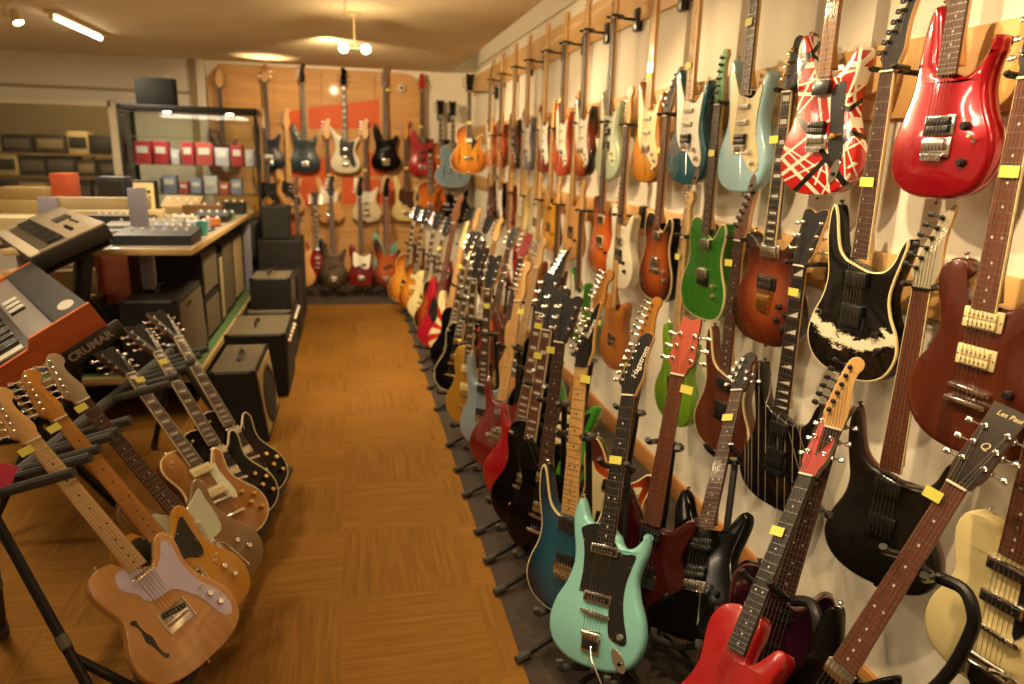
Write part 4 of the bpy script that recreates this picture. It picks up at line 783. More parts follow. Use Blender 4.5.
# ------------------------------------------------------------------ floor, front row near to far
GIB = dict(neck=MAHOG, head='gib', face=VEN, nbind=CRMP)
F('teal', 'seafoam teal guitar with hooked horns and black pickguard', 'standing nearest the wooden floor edge', shape='hag', sx=.95, fin=SURF, neck=MAPLE, board=EBONY, head='hag', face=VEN, group=FG, pups=(('bar', 19.6, dict(cover=BLKP)), ('bar', 33.4, dict(cover=BLKP))), brg='tom', tail='cradle', tz=.075, guard=('hag', BLKP), knobs=((9, 11, CHROME),), tag_z=.60, edge=.012, jk=(9.2, 4.6, -.7), logo=('Hagstrom', 1.7, 11, 2.7, 1.35, WHTP, .3))
F('bburst', 'blue burst guitar with maple neck and cream bound edge', 'standing behind the seafoam teal guitar', shape='super', fin=BLUEB, bind=CRMP, neck=MAPLE, board=MAPLE, head='ibz', face=VEN, group=FG, tag_z=.765, edge=.004, brg='floyd', logo=('Ibanez', 1.2, 11.5, 2.4, 1.25, WHTP, .2), lock=True, **HH)
F('blk2', 'black guitar with bright frets and chrome pickup', 'standing between blue burst and black guitars', shape='prs', fin=BLK, neck=MAHOG, board=ROSE, head='gib', face=VEN, group=FG, pups=(('can', 19, dict(cover=CHROME)), ('can', 30, dict(cover=CHROME))), brg='tom', tail='stop', tag_z=.77)
F('blklp', 'black single cutaway guitar with block inlays', 'standing right of the bright cherry guitar', shape='lp', fin=BLK, board=RROSE, inlay='block', group=FG, pups=(('can', 21.4, dict(cover=CHROME)), ('can', 31.4, dict(cover=CHROME))), brg='tom', tail='stop', scale=.628, dome=.006, tag_z=.70, **GIB, **LPK(GOLD))
F('sgb', 'bright cherry red horned guitar with block inlay neck', 'standing left of the black guitars', shape='sg', fin=CHERRY, th=.036, board=RROSE, inlay='block', group=FG, pups=(('can', 21, dict(cover=CHROME)), ('can', 30.2, dict(cover=CHROME))), brg='tom', tail='stop', scale=.628, zn=.82, tag_z=.77, knobs=((9, 13, BLKP), (12, 10, BLKP)), **GIB)
F('sga', 'dark wine red horned guitar with maple neck', 'standing right of the grey blue guitar', shape='sg', fin=WRED, th=.036, neck=MAPLE, board=MAPLE, head='strat', group=FG, brg='hard', tag_z=.755, pups=(('can', 18.6, dict(cover=CHROME)), ('can', 27, dict(cover=CHROME))), knobs=((-5, 16, CHROME), (9, 12, CHROME)))
F('grey', 'ice blue grey metallic guitar', 'standing between gold and wine red guitars', shape='super', fin=PELH, neck=MAPLE, board=ROSE, inlay='block', head='gib', face=VEN, group=FG, brg='trem', tag_z=.72, edge=.01, **HH)
F('gold', 'metallic gold top single cutaway guitar', 'standing left of the ice blue guitar', shape='lp', fin=GOLDT, side=MAHOG, board=ROSE, inlay='trap', group=FG, pups=(('soap', 21.4, dict(cover=CRMP)), ('soap', 31.4, dict(cover=CRMP))), brg='tom', tail='stop', scale=.628, dome=.006, det=2, **GIB, **LPK(GOLD))
F('lpc', 'black single cutaway guitar with gold hardware', 'standing left of the gold top guitar', shape='lp', fin=BLK, bind=CRMP, board=EBONY, inlay='block', hw=GOLD, group=FG, pups=(('can', 21.4, dict(cover=GOLD)), ('can', 31.4, dict(cover=GOLD))), brg='tom', tail='stop', scale=.628, dome=.006, det=1, **GIB, **LPK(GOLD))
F('sun', 'cream guitar with red rising sun rays', 'standing left of the black gold trimmed guitar', shape='strat', fin=RAY, board=MAPLE, head='tele', face=CREAM, group=FG, det=1, **HH)
F('crim', 'crimson red bass guitar with wide brown neck', 'standing left of the rising sun guitar', shape='bass', fin=CRIM, neck=WALN, board=RROSE, head='bass', face=WALN, bass=True, group=FG, guard=('pb', BLKP), det=1, pups=(('pb', 24, dict(cover=BLKP)),), brg='bass')
F('crm', 'cream single cutaway guitar with dark bound edge', 'standing left of the crimson bass', shape='lp', fin=CRMB, board=ROSE, inlay='block', group=FG, det=1, pups=(('can', 21.4, dict(cover=CHROME)),), brg='tom', tail='stop', **GIB, **LPK(GOLD))
F('sb2', 'honey sunburst single cutaway guitar', 'standing second from far end of the front floor row', shape='lp', fin=HONEY, board=ROSE, inlay='trap', group=FG, det=1, pups=(('soap', 21.4, dict(cover=CRMP)), ('soap', 31.4, dict(cover=CRMP))), brg='tom', tail='stop', guard=('lp', CRMP), **GIB)
F('hon', 'pale honey burst hollow guitar', 'standing last at far end of the front floor row', shape='hollow', fin=burst('pale_honey', 'd89a3c', 'c47a28', '7a3c12', .4, 1.05), bind=CRMP, board=ROSE, inlay='trap', group=FG, det=1, pups=(('can', 21.4, dict(cover=CHROME)),), brg='tom', tail='trap', **GIB)
# floor, back row against the wall
SB = dict(leg=(-.75, -.66), tipx=.66)
F('mm', 'gloss black guitar with small headstock and chrome bridge', 'standing right of the dark red guitar', shape='strat', fin=BLK, neck=MAHOG, board=ROSE, head='mm', face=VEN, group=FG, pups=(('hum', 19.4, dict(cover=BLKP)), ('hum', 27.6, dict(cover=BLKP))), brg='trem', tag_z=.70, edge=.013, knobs=((8.6, 14, BLKP), (10.4, 10, BLKP)), st=SB)
F('coral', 'dark cherry guitar with coral orange headstock', 'standing left of the gloss black guitar', shape='prs', fin=DKR, neck=MAHOG, board=RROSE, head='mar', face=satin('a3452c'), inlay='none', group=FG, brg='hard', tag_z=.765, st=SB, **HH)
F('p90', 'orange burst guitar with cream pickguard and blond headstock', 'standing left of the dark cherry guitar', shape='offset', fin=ORG, bind=CRMP, neck=AMAPLE, board=ROSE, head='tele', guard=('cream', CRMP), group=FG, pups=(('soap', 18, dict(cover=BLKP)), ('soap', 30, dict(cover=BLKP))), brg='tom', tag_z=.735, st=SB)
F('grn2', 'green guitar with orange maple neck and cream pickups', 'standing behind the black block inlay guitar', fin=lacquer('3f9a2c'), neck=AMAPLE, board=AMAPLE, head='strat', guard=('strat', BLKP), group=FG, pups=(('soap', 17.5, dict(cover=CRMP)), ('soap', 23.5, dict(cover=CRMP)), ('soap', 29.5, dict(cover=CRMP))), brg='trem', tag_z=.755, st=SB)
F('purple', 'dark purple guitar with maple headstock and black tuners', 'standing right of the bright red guitar', shape='tele', fin=PURP, bind=MAHOG, edge=.004, neck=MAPLE, board=ROSE, head='tele', face=MAPLE, tun=BLKM, group=FG, pups=(('hum', 19, dict(cover=BLKP)), ('hum', 29, dict(cover=BLKP))), brg='hard', hw=BLKM, knobs=((9, 13, BLKP), (10, 9, BLKP)), st=SB)
F('redh', 'bright red guitar with red headstock', 'standing in front of the dark purple guitar', shape='lp', fin=plain('signal_red', '9c1418', .25, .05, .9), neck=plain('grey_lacquered_neck', '7a6a5a', .4), board=EBONY, inlay='dot', head='red', face=satin('a01e1a'), group=FG, pups=(('hum', 19, dict(cover=BLKP)),), brg='tom', tail='stop', tag_z=.64, st=dict(goose=1, zy=.5, legs=((-.9, -.5, .3), (.3, -.95, .25), (.6, .8, .25))))
F('dark', 'black burst guitar with dark headstock and brown fretboard', 'standing closest to the cream vibrato guitar', shape='prs', sx=.72, fin=BLK, neck=MAHOG, board=RROSE, head='block', face=plain('dark_brown_face', '2a211a', .3, 0, .4), group=FG, pups=(('can', 20, dict(cover=CHROME)), ('can', 31, dict(cover=CHROME))), brg='tom', tail='stop', tag_z=.762, cover=BLKP, st=dict(goose=1, zy=.60, legs=((-.3, -.95, .25), (.9, -.3, .25), (-.2, .9, .25))), logo=[('Les Paul', .5, 17.2, 1.5, .05, CRMP, .2), ('Q', -.1, 9.6, 2.2, .2, CRMP, .3)])
BK = [('black guitar with dark fretboard', 'behind the dark wine red horned guitar', dict(shape='super', fin=BLK, board=EBONY, head='ibz', face=VEN, brg='floyd', **HH)),
 ('blond guitar with pale maple neck', 'behind the gold top guitar', dict(fin=NATB, neck=PMAPLE, board=PMAPLE, head='strat', guard=('strat', BLKP), **BSTR)),
 ('brown guitar with red headstock', 'in the back floor row', dict(shape='prs', fin=MAHOG, board=ROSE, head='mar', face=lacquer('8c1f24'), brg='tom', **HH)),
 ('orange red guitar with black headstock', 'in the back floor row', dict(shape='sg', fin=lacquer('b4441c'), board=ROSE, head='gib', face=VEN, brg='tom', **HH)),
 ('black guitar with white pickguard', 'in the back floor row', dict(fin=BLK, board=MAPLE, head='strat', guard=('strat', WHTP), **BSTR)),
 ('honey brown guitar with black headstock', 'in the back floor row', dict(shape='lp', fin=HONEY, inlay='trap', board=ROSE, brg='tom', tail='stop', pups=(('soap', 21.4, dict(cover=CRMP)),), **GIB)),
 ('pale cream guitar with blond neck', 'second from far end of the back floor row', dict(fin=CREAM, head='strat', guard=('strat', WHTP), **BSTR)),
 ('wine red guitar with dark neck', 'last at far end of the back floor row', dict(shape='sg', fin=WRED, board=ROSE, brg='tom', **dict(GIB, **HH)))]
for i, (s_, w_, k_) in enumerate(BK): F('bk%d' % (i+1), s_, 'standing '+w_, group=FG, det=1, st=SB, **k_)
F('fx1', 'black guitar with trapezoid inlays', 'standing between black gold trimmed and rising sun guitars', shape='lp', fin=BLK, board=ROSE, inlay='trap', group=FG, det=1, brg='tom', tail='stop', pups=(('can', 21, dict(cover=CHROME)),), tag_z=.72, **GIB)
F('fx2', 'dark brown guitar with cream edge', 'standing between crimson bass and cream guitar', shape='lp', fin=TB, bind=CRMP, board=ROSE, inlay='block', group=FG, det=1, brg='tom', tail='stop', pups=(('can', 21, dict(cover=CHROME)),), tag_z=.70, **GIB)
# ------------------------------------------------------------------ back wall
def bassk(fin, face, **k): return dict(dict(kind='bass_guitar', cat='bass guitar', shape='bass', fin=fin, neck=MAPLE, board=ROSE, head='bass', face=face, bass=True, det=1, brg='bass', pups=(('pb', 22, dict(cover=BLKP)),), group=BG, far=True), **k)
H('u1', 'brown bass with pale headstock', 'hanging top left on the back wall behind the display case', **bassk(WALN, PMAPLE, head='bass22'))
H('u2', 'midnight blue bass with light headstock', 'hanging beside the display case on the back wall', **bassk(DKB, BURNT, head='bass22', neck=BURNT, pups=(('soap', 16, dict(cover=WHTP)),)))
H('u3', 'dark teal grey bass with black headstock', 'hanging left of the white bass', **bassk(DTEAL, BLK, board=EBONY))
H('u4', 'white bass with black pickguard and pointed headstock', 'hanging top centre on the back wall', **bassk(WHT, BLK, shape='ric', head='ric', board=ROSE, inlay='trap', guard=('ricg', BLKP), pups=(('can', 17, dict(cover=CHROME)), ('can', 26, dict(cover=CHROME)))))
H('u5', 'black bass with white pickup', 'hanging on the back wall between white and red basses', **bassk(BLK, WALN, tag_z=.90, pups=(('pb', 24, dict(cover=BLKP)), ('soap', 12, dict(cover=CHROME)))))
H('u6', 'red bass with red headstock', 'hanging top right on the plywood back wall', **bassk(RIMR, RIMR, head='bass22', tag_z=.55, pups=(('emg', 18, dict(cover=BLKP)), ('emg', 26, dict(cover=BLKP)))))
HOL = dict(neck=MAHOG, head='gib', face=VEN, board=ROSE, det=1, nbind=CRMP, group=BG, far=True, brg='tom', bind=CRMP, th=.06)
FH = ((-1, -9.5, 17), (1, 9.5, 17))
H('h1', 'orange hollow body guitar', 'hanging left of the blue hollow guitar in the far corner', shape='hollow', fin=GRET, side=BLK, inlay='block', pups=(('can', 21, dict(cover=CHROME)), ('can', 32, dict(cover=CHROME))), fholes=FH, **HOL)
H('h2', 'pale blue hollow body guitar', 'hanging behind the honey archtop in the far corner', shape='hollow', fin=BLUEH, side=BLK, inlay='block', pups=(('can', 21, dict(cover=CHROME)), ('can', 32, dict(cover=CHROME))), fholes=FH, **HOL)
H('h3', 'honey sunburst archtop with black pickguard', 'hanging in front of the two hollow guitars', shape='hollow', sx=.92, fin=HONEY, side=MAHOG, inlay='none', tail='trap', tz=.12, pups=(('can', 33, dict(cover=WHTP)),), guard=('arch', BLKP), fholes=FH, tag_z=.50, **dict(HOL, far=False))
H('m1', 'dark natural bass with black pickguard', 'hanging in the middle row beside the display case', **bassk(BUTT, PMAPLE, guard=('pb', BLKP)))
H('m2', 'natural wood bass with maple neck', 'hanging under the midnight blue bass', **bassk(NATB, MAPLE, board=MAPLE, guard=('pb', BLKP)))
H('m3', 'natural and white bass', 'hanging in the middle row below the dark teal bass', **bassk(NATB, MAPLE, guard=('jb', WHTP), board=ROSE, tag_z=.55, pups=(('single', 14, dict(cover=BLKP)), ('single', 22, dict(cover=BLKP)))))
H('m4', 'ivory white offset bass', 'hanging in the middle row below the white bass', **bassk(lacquer('d8c7a8'), PMAPLE, guard=('jb', WHTP), board=ROSE, tag_z=.60, pups=(('single', 14, dict(cover=BLKP)), ('single', 22, dict(cover=BLKP)))))
H('m5', 'cream bass with tortoise brown pickguard', 'hanging in the middle row under the red bass', **bassk(CREAM, AMAPLE, guard=('pb', TORT), board=ROSE, tag_z=.62))
H('m6', 'orange hollow guitar', 'hanging right of the cream bass on the back wall', shape='hollow', fin=GRET, side=WALN, inlay='block', pups=(('can', 21, dict(cover=CHROME)),), **HOL)
H('m7', 'amber orange hollow guitar with black edge', 'hanging left of the black semi hollow guitar', shape='hollow', fin=GRET, side=BLK, inlay='block', pups=(('can', 21, dict(cover=CHROME)),), **HOL)
H('m8', 'black semi hollow guitar with chrome pickups', 'hanging below the honey archtop', shape='semi', fin=BLK, side=BLK, inlay='block', pups=(('can', 21, dict(cover=CHROME)), ('can', 31, dict(cover=CHROME))), tail='trap', tz=.12, **HOL)
SW = dict(legs=((0, -1, .16), (-.85, .5, .16), (.85, .5, .16)), zy=.7, group='guitar stands by the back wall')
def fb(fin, face, **k): k = bassk(fin, face, **k); k.pop('far'); return dict(k, group='instruments standing by the back wall', st=SW)
F('w1', 'natural orange wood bass', 'standing beside the tall black cases', **fb(NATB, WALN))
F('w2', 'red horned guitar', 'standing between two basses at the back wall', shape='sg', fin=CHERRY, board=ROSE, inlay='block', det=1, group='instruments standing by the back wall', st=SW, pups=(('can', 21, dict(cover=CHROME)), ('can', 30, dict(cover=CHROME))), brg='tom', tail='stop', **GIB)
F('w3', 'dark grey brown bass', 'standing between two red instruments at the back wall', **fb(GRYB, BLK))
F('w5', 'dark red bass with white pickguard', 'standing in the middle of the back wall', **fb(WRED, BLK, shape='offset', guard=('must', WHTP), sx=.95))
F('w6', 'tobacco sunburst bass', 'standing in front of the turquoise bass', **fb(TB, BLK, board=RROSE, neck=BURNT))
F('w7', 'turquoise bass', 'standing behind the tobacco sunburst bass', **fb(TURQ, PMAPLE))
# ------------------------------------------------------------------ rack beside the organ
def G(pid, label, **k): return guitar(pid, label, group=LG, **k)
G('l1', 'natural wood single cutaway guitar with lilac white pickguard', shape='tele', fin=NATB, board=PMAPLE, neck=PMAPLE, head='strat', face=MAPLE, guard=('thin', LILAC), tag_z=.783, pups=(('single', 17, dict(cover=BLKP, rot=.2)), ('single', 30.6, dict(cover=CHROME))), brg='tele', knobs=((10.6, 14.2, CHROME), (11.4, 10.4, CHROME)), sw=(9.4, 17), fholes=((1, -9.2, 15),), edge=.005)
G('l2', 'butterscotch yellow single cutaway guitar with black pickguard', shape='tele', fin=BUTT, board=AMAPLE, neck=AMAPLE, head='strat', face=AMAPLE, guard=('tele', BLKP), tag_z=.783, pups=(('single', 17, dict(cover=BLKP, rot=.2)), ('single', 30.6, dict(cover=CHROME))), brg='tele', knobs=((10, 13, CHROME), (11, 9, CHROME)), sw=(9.2, 16.8))
G('l3', 'tan offset guitar with mint white pickguard and pale headstock', shape='offset', fin=TANG, board=ROSE, neck=PMAPLE, head='strat', face=satin('a8967c'), guard=('must', MINTP), tag_z=.783, pups=(('single', 18, dict(cover=WHTP)), ('single', 26, dict(cover=WHTP))), brg='trem', knobs=((9, 13, CHROME), (11, 9, CHROME)))
G('l4', 'copper gold single cutaway guitar with cream pickguard', shape='lp', fin=GOLDO, side=MAHOG, bind=CRMP, board=ROSE, inlay='trap', pups=(('soap', 21.4, dict(cover=CRMP)), ('soap', 31.4, dict(cover=CRMP))), brg='tom', tail='stop', scale=.628, dome=.006, guard=('lp', MINTP), tag_z=.76, **GIB, **LPK(GOLD))
G('l5', 'black cream bound single cutaway guitar beside the copper gold one', shape='lp', fin=BLK, bind=CRMP, board=ROSE, inlay='trap', pups=(('can', 21.4, dict(cover=CHROME)), ('can', 31.4, dict(cover=CHROME))), brg='tom', tail='stop', scale=.628, dome=.006, tag_z=.75, **GIB, **LPK(GOLD))
_b = burst('black_brown_burst', '2c1208', '140a06', '080504', .3, .9).node_tree.nodes['Principled BSDF']; S(_b, Coat_Weight=.04, Specular_IOR_Level=.16)
G('l6', 'dark brown burst single cutaway guitar at the far end of the rack', shape='lp', fin=burst('black_brown_burst', '2c1208', '140a06', '080504', .3, .9), bind=CRMP, board=ROSE, inlay='trap', pups=(('can', 21.4, dict(cover=CHROME)), ('can', 31.4, dict(cover=CHROME))), brg='tom', tail='stop', scale=.628, dome=.006, **GIB, **LPK(GOLD))
# ------------------------------------------------------------------ room
def wall_mat(name, a, b2, sc=3, rough=.85):
    m, nt, b = new_mat(name); n = node(nt, 'ShaderNodeTexNoise'); n.inputs['Scale'].default_value = sc; n.inputs['Detail'].default_value = 4
    tc = node(nt, 'ShaderNodeTexCoord'); r = ramp(nt, [(.35, a), (.65, b2)]); nt.links.new(tc.outputs['Object'], n.inputs['Vector']); nt.links.new(n.outputs[0], r.inputs[0]); nt.links.new(r.outputs[0], b.inputs['Base Color'])
    S(b, Roughness=rough); return m
WALLM = wall_mat('white_wall_paint', 'e6dfce', 'e1d9c7'); CEILM = wall_mat('ceiling_paint', 'dccba6', 'd6c49e', 2); GREYM = wall_mat('dark_mat', '332a23', '3d332b', 40, .95)
PLY = wood('plywood', 'cfa063', 'bd8b4e', .6, .05, (1.2, 1.2, 9)); RAILW = wood('rail_plywood', 'd6ab6a', 'c89a58', .55, .1, (9, 1.2, 9)); ORNG = plain('orange_paint', 'd25a1e', .6)
SKIRT = wood('oak_skirting', 'b98246', 'a87038', .5, .1, (9, 1.2, 9))
def floor_mat():
    m, nt, b = new_mat('wood_look_floor_tiles'); L = nt.links
    tc = node(nt, 'ShaderNodeTexCoord'); mp = node(nt, 'ShaderNodeMapping'); mp.inputs['Location'].default_value = (.07, .05, .5); L.new(tc.outputs['Object'], mp.inputs[0])
    ck = node(nt, 'ShaderNodeTexChecker'); ck.inputs['Scale'].default_value = 2.1; L.new(mp.outputs[0], ck.inputs['Vector'])
    cols = []
    for sc in ((60, 3, 1), (3, 60, 1)):
        m2 = node(nt, 'ShaderNodeMapping'); m2.inputs['Scale'].default_value = sc; L.new(tc.outputs['Object'], m2.inputs[0])
        n = node(nt, 'ShaderNodeTexNoise'); n.inputs['Scale'].default_value = 1; n.inputs['Detail'].default_value = 8; n.inputs['Roughness'].default_value = .65; n.inputs['Distortion'].default_value = .4; L.new(m2.outputs[0], n.inputs['Vector'])
        cols.append(n.outputs[0])
    mx = node(nt, 'ShaderNodeMixRGB'); L.new(ck.outputs['Fac'], mx.inputs[0]); L.new(cols[0], mx.inputs[1]); L.new(cols[1], mx.inputs[2])
    r = ramp(nt, [(.28, '78521a'), (.5, '885e22'), (.72, '976c2c')]); L.new(mx.outputs[0], r.inputs[0])
    n2 = node(nt, 'ShaderNodeTexNoise'); n2.inputs['Scale'].default_value = 1.7; L.new(tc.outputs['Object'], n2.inputs['Vector'])
    v = node(nt, 'ShaderNodeMixRGB', blend_type='MULTIPLY'); v.inputs[0].default_value = .22; L.new(r.outputs[0], v.inputs[1]); L.new(n2.outputs[0], v.inputs[2])
    br = node(nt, 'ShaderNodeTexChecker'); br.inputs['Scale'].default_value = 2.1; br.inputs['Color1'].default_value = (1, 1, 1, 1); br.inputs['Color2'].default_value = (.9, .9, .9, 1); L.new(mp.outputs[0], br.inputs['Vector'])
    v2 = node(nt, 'ShaderNodeMixRGB', blend_type='MULTIPLY'); v2.inputs[0].default_value = .6; L.new(v.outputs[0], v2.inputs[1]); L.new(br.outputs['Color'], v2.inputs[2])
    L.new(v2.outputs[0], b.inputs['Base Color']); S(b, Roughness=.8, Specular_IOR_Level=.15); return m
X0, X1, YA, YB, CZ = -4.3, 1.473, -2.6, 8.93, 2.48
struct('floor', MB().box(((X0+X1)/2, (YA+YB)/2, -.05), (X1-X0, YB-YA, .1), floor_mat()))
mb = MB(); mb.box(((.49+X1)/2, (YA+7.6)/2, .002), (X1-.49, 7.6-YA, .004), GREYM); o = obj('floor_mat', mb); o['kind'] = 'structure'
mb = MB(); mb.box((.2, 8.265, .002), (2.546, 1.33, .004), GREYM); o = obj('floor_mat', mb); o['kind'] = 'structure'
mb = MB(); mb.box(((X0+1.17)/2, (YA+YB)/2, CZ+.22), (1.17-X0, YB-YA, .44), CEILM); struct('ceiling', mb)
struct('ceiling_recess', MB().box(((1.17+X1)/2, (YA+YB)/2, 2.93), (X1-1.17, YB-YA, .06), WALLM))
struct('trim_1', MB().box((1.176, (YA+YB)/2, 2.70), (.012, YB-YA, .43), WALLM, .001))
struct('trim_2', MB().box((X1-.006, (YA+YB)/2, 2.555), (.012, YB-YA, .012), WALLM, .002))
struct('wall_right', MB().box((X1+.05, (YA+YB)/2, 1.46), (.1, YB-YA+.2, 2.96), WALLM))
struct('baseboard_right', MB().box((X1-.008, (YA+YB)/2, .05), (.016, YB-YA, .1), SKIRT, .003))
for z0, z1 in ((2.235, 2.45), (1.68, 1.88), (1.175, 1.318)):
    y = YA
    o = obj('hanging_rail', MB().box((X1-.01, (YA+YB)/2, (z0+z1)/2), (.02, YB-YA, z1-z0), RAILW, .003)); o['kind'] = 'structure'
struct('wall_left', MB().box((X0-.05, (YA+YB)/2, 1.28), (.1, YB-YA+.2, 2.6), WALLM))
struct('wall_behind', MB().box(((X0+X1)/2, YA-.05, 1.28), (X1-X0, .1, 2.6), WALLM))
# back wall with the window to the store room
WXA, WXB, WZA, WZB = -3.95, -2.5, .75, 1.98
mb = MB()
for x0, x1, z0, z1 in ((X0, WXA, 0, 2.9), (WXB, X1, 0, 2.9), (WXA, WXB, 0, WZA), (WXA, WXB, WZB, 2.9)): mb.box(((x0+x1)/2, YB+.05, (z0+z1)/2), (x1-x0, .1, z1-z0), WALLM)
struct('wall_back', mb)
mb = MB(); w = .07
for c, d in (((WXA+.0, YB, (WZA+WZB)/2), (w, .13, WZB-WZA+w)), ((WXB, YB, (WZA+WZB)/2), (w, .13, WZB-WZA+w)), (((WXA+WXB)/2, YB, WZA), (WXB-WXA, .13, w)), (((WXA+WXB)/2, YB, WZB), (WXB-WXA, .13, w))): mb.box(c, d, plain('cream_frame', 'e6dabb', .5), .006)
o = struct('window_1', mb)
def glass(name, tint=(1, 1, 1), a=.9):
    m, nt, b = new_mat(name); out = nt.nodes['Material Output']; g = node(nt, 'ShaderNodeBsdfGlossy'); g.inputs['Roughness'].default_value = .03
    t = node(nt, 'ShaderNodeBsdfTransparent'); t.inputs[0].default_value = c4(tint); mx = node(nt, 'ShaderNodeMixShader'); f = node(nt, 'ShaderNodeFresnel'); f.inputs[0].default_value = 1.45
    nt.links.new(f.outputs[0], mx.inputs[0]); nt.links.new(t.outputs[0], mx.inputs[1]); nt.links.new(g.outputs[0], mx.inputs[2]); nt.links.new(mx.outputs[0], out.inputs[0]); return m
GLASS = glass('clear_glass', (.93, .95, .93))
obj('window_pane', MB().box(((WXA+WXB)/2, YB+.02, (WZA+WZB)/2), (WXB-WXA, .006, WZB-WZA), GLASS), o)
mb = MB(); mb.box(((X0+X1)/2-.9, YB-.012, 2.13), (X1-X0-1.9, .02, .022), plain('wall_conduit', 'a39678', .6), .006)
o = obj('cable_duct', MB().box((-2.92, YB-.012, 2.13), (2.7, .02, .03), plain('wall_conduit', 'a39678', .6), .006)); o['kind'] = 'structure'
struct('trim_3', MB().box((-1.575, YB-.03, 1.24), (.09, .06, 2.48), WALLM, .005))
# store room beyond the window
DIM = plain('storeroom_wall', 'a08c66', .8)
mb = MB(); mb.box((-3.2, 11.05, 1.3), (3.2, .1, 2.6), DIM); mb.box((-4.75, 10, 1.3), (.1, 2.2, 2.6), DIM); mb.box((-1.65, 10, 1.3), (.1, 2.2, 2.6), DIM); mb.box((-3.2, 10, -.05), (3.2, 2.2, .1), DIM); mb.box((-3.2, 10, 2.6), (3.2, 2.2, .1), DIM)
struct('wall_storeroom', mb)
sh = thing('storage_shelf', 'long wooden storage shelf behind the store room window', 'shelf', (-3.2, 10.2, 0))
for z in (.5, .85, 1.15, 1.42): obj('shelf_board', MB().box((0, 0, z), (2.6, .45, .025), plain('shelf_wood', '8a6c40', .6)), sh)
for x in (-1.28, 0, 1.28): obj('upright', MB().box((x, .2, .85), (.04, .04, 1.7), plain('shelf_wood', '8a6c40', .6)), sh)
random.seed(3)
BOXC = ['1a1816', '23201c', 'b09a68', '2c2822', '8a7448', '15171c', '3a2c1c', '1d1b19', 'c4ab74', '0f0e0d']
POSN = ['leftmost', 'second from left', 'third from left', 'fourth from left', 'fifth from left', 'sixth from left', 'seventh from left', 'eighth from left', 'ninth from left']
CN = {'1a1816': 'black', '23201c': 'charcoal', 'b09a68': 'cream', '2c2822': 'dark grey', '8a7448': 'tan', '15171c': 'blue black', '3a2c1c': 'brown', '1d1b19': 'black', 'c4ab74': 'pale cream', '0f0e0d': 'deep black'}
for z, rown in ((.8625, 'bottom'), (1.1625, 'middle'), (1.4325, 'top')):
    x = -4.4; i = 0
    while x < -2.15:
        w = random.uniform(.18, .34); h = random.uniform(.17, .27); c = random.choice(BOXC); d = random.uniform(.25, .36)
        t = thing('amplifier_head', f'{CN[c]} amplifier case on the {rown} store room shelf, {POSN[min(i, 8)]}', 'amplifier', (x+w/2, 10.16, z), 'amplifier cases in the store room')
        obj('case', MB().box((0, 0, h/2), (w, d, h), plain('store_'+c, c, .6), .012), t); obj('front_panel', MB().box((0, -d/2-.003, h*.5), (w*.84, .008, h*.5), plain('panel_'+c, random.choice(('5a5040', '8a7a58', '2a2622')), .5), .002), t)
        x += w+random.uniform(.01, .05); i += 1
# plywood wall panel with orange fields
mb = MB(); mb.plate([(-1.52, 0), (.87, 0), (.87, 2.2)]+[(.87-.25*(1-math.cos(a)), 2.2+.25*math.sin(a)) for a in (.4, .8, 1.2, 1.57)]+[(-1.38, 2.45), (-1.52, 2.3)], YB, YB-.025, PLY, .004)
for z in (.62, 1.22, 1.83): mb.box((-.33, YB-.0255, z), (2.38, .002, .006), plain('panel_joint', '7a5628', .8))
for x in (-.92, -.3, .3): mb.box((x, YB-.0255, 1.2), (.006, .002, 2.4), plain('panel_joint', '7a5628', .8))
struct('wall_panel', mb)
mb = MB()
for q in ([(-.455, 1.79), (.34, 1.83), (.345, 2.15), (-.455, 2.02)], [(-.675, 1.77), (-.53, 1.775), (-.53, 2.005), (-.675, 1.975)], [(-.68, .9), (-.2, .95), (-.2, 1.5), (-.68, 1.4)], [(-.1, .95), (.5, .95), (.5, 1.22), (-.1, 1.28)], [(-.95, .35), (-.62, .3), (-.6, 1.0), (-.9, 1.0)], [(.2, 1.28), (.42, 1.28), (.42, 1.55), (.2, 1.55)]): mb.plate(q, YB-.0245, YB-.028, ORNG, .001)
struct('trim_4', mb)
cam0 = thing('security_camera', 'small white dome security camera on the plywood panel', 'camera', (.60, YB-.028, 2.28)); obj('housing', MB().lathe((0, 0, 0), (0, -1, 0), [(.05, 0), (.05, .03), (.03, .06)], WHTP), cam0); obj('lens', MB().lathe((0, -.058, 0), (0, -1, 0), [(.022, 0), (.016, .012)], BLKP), cam0)

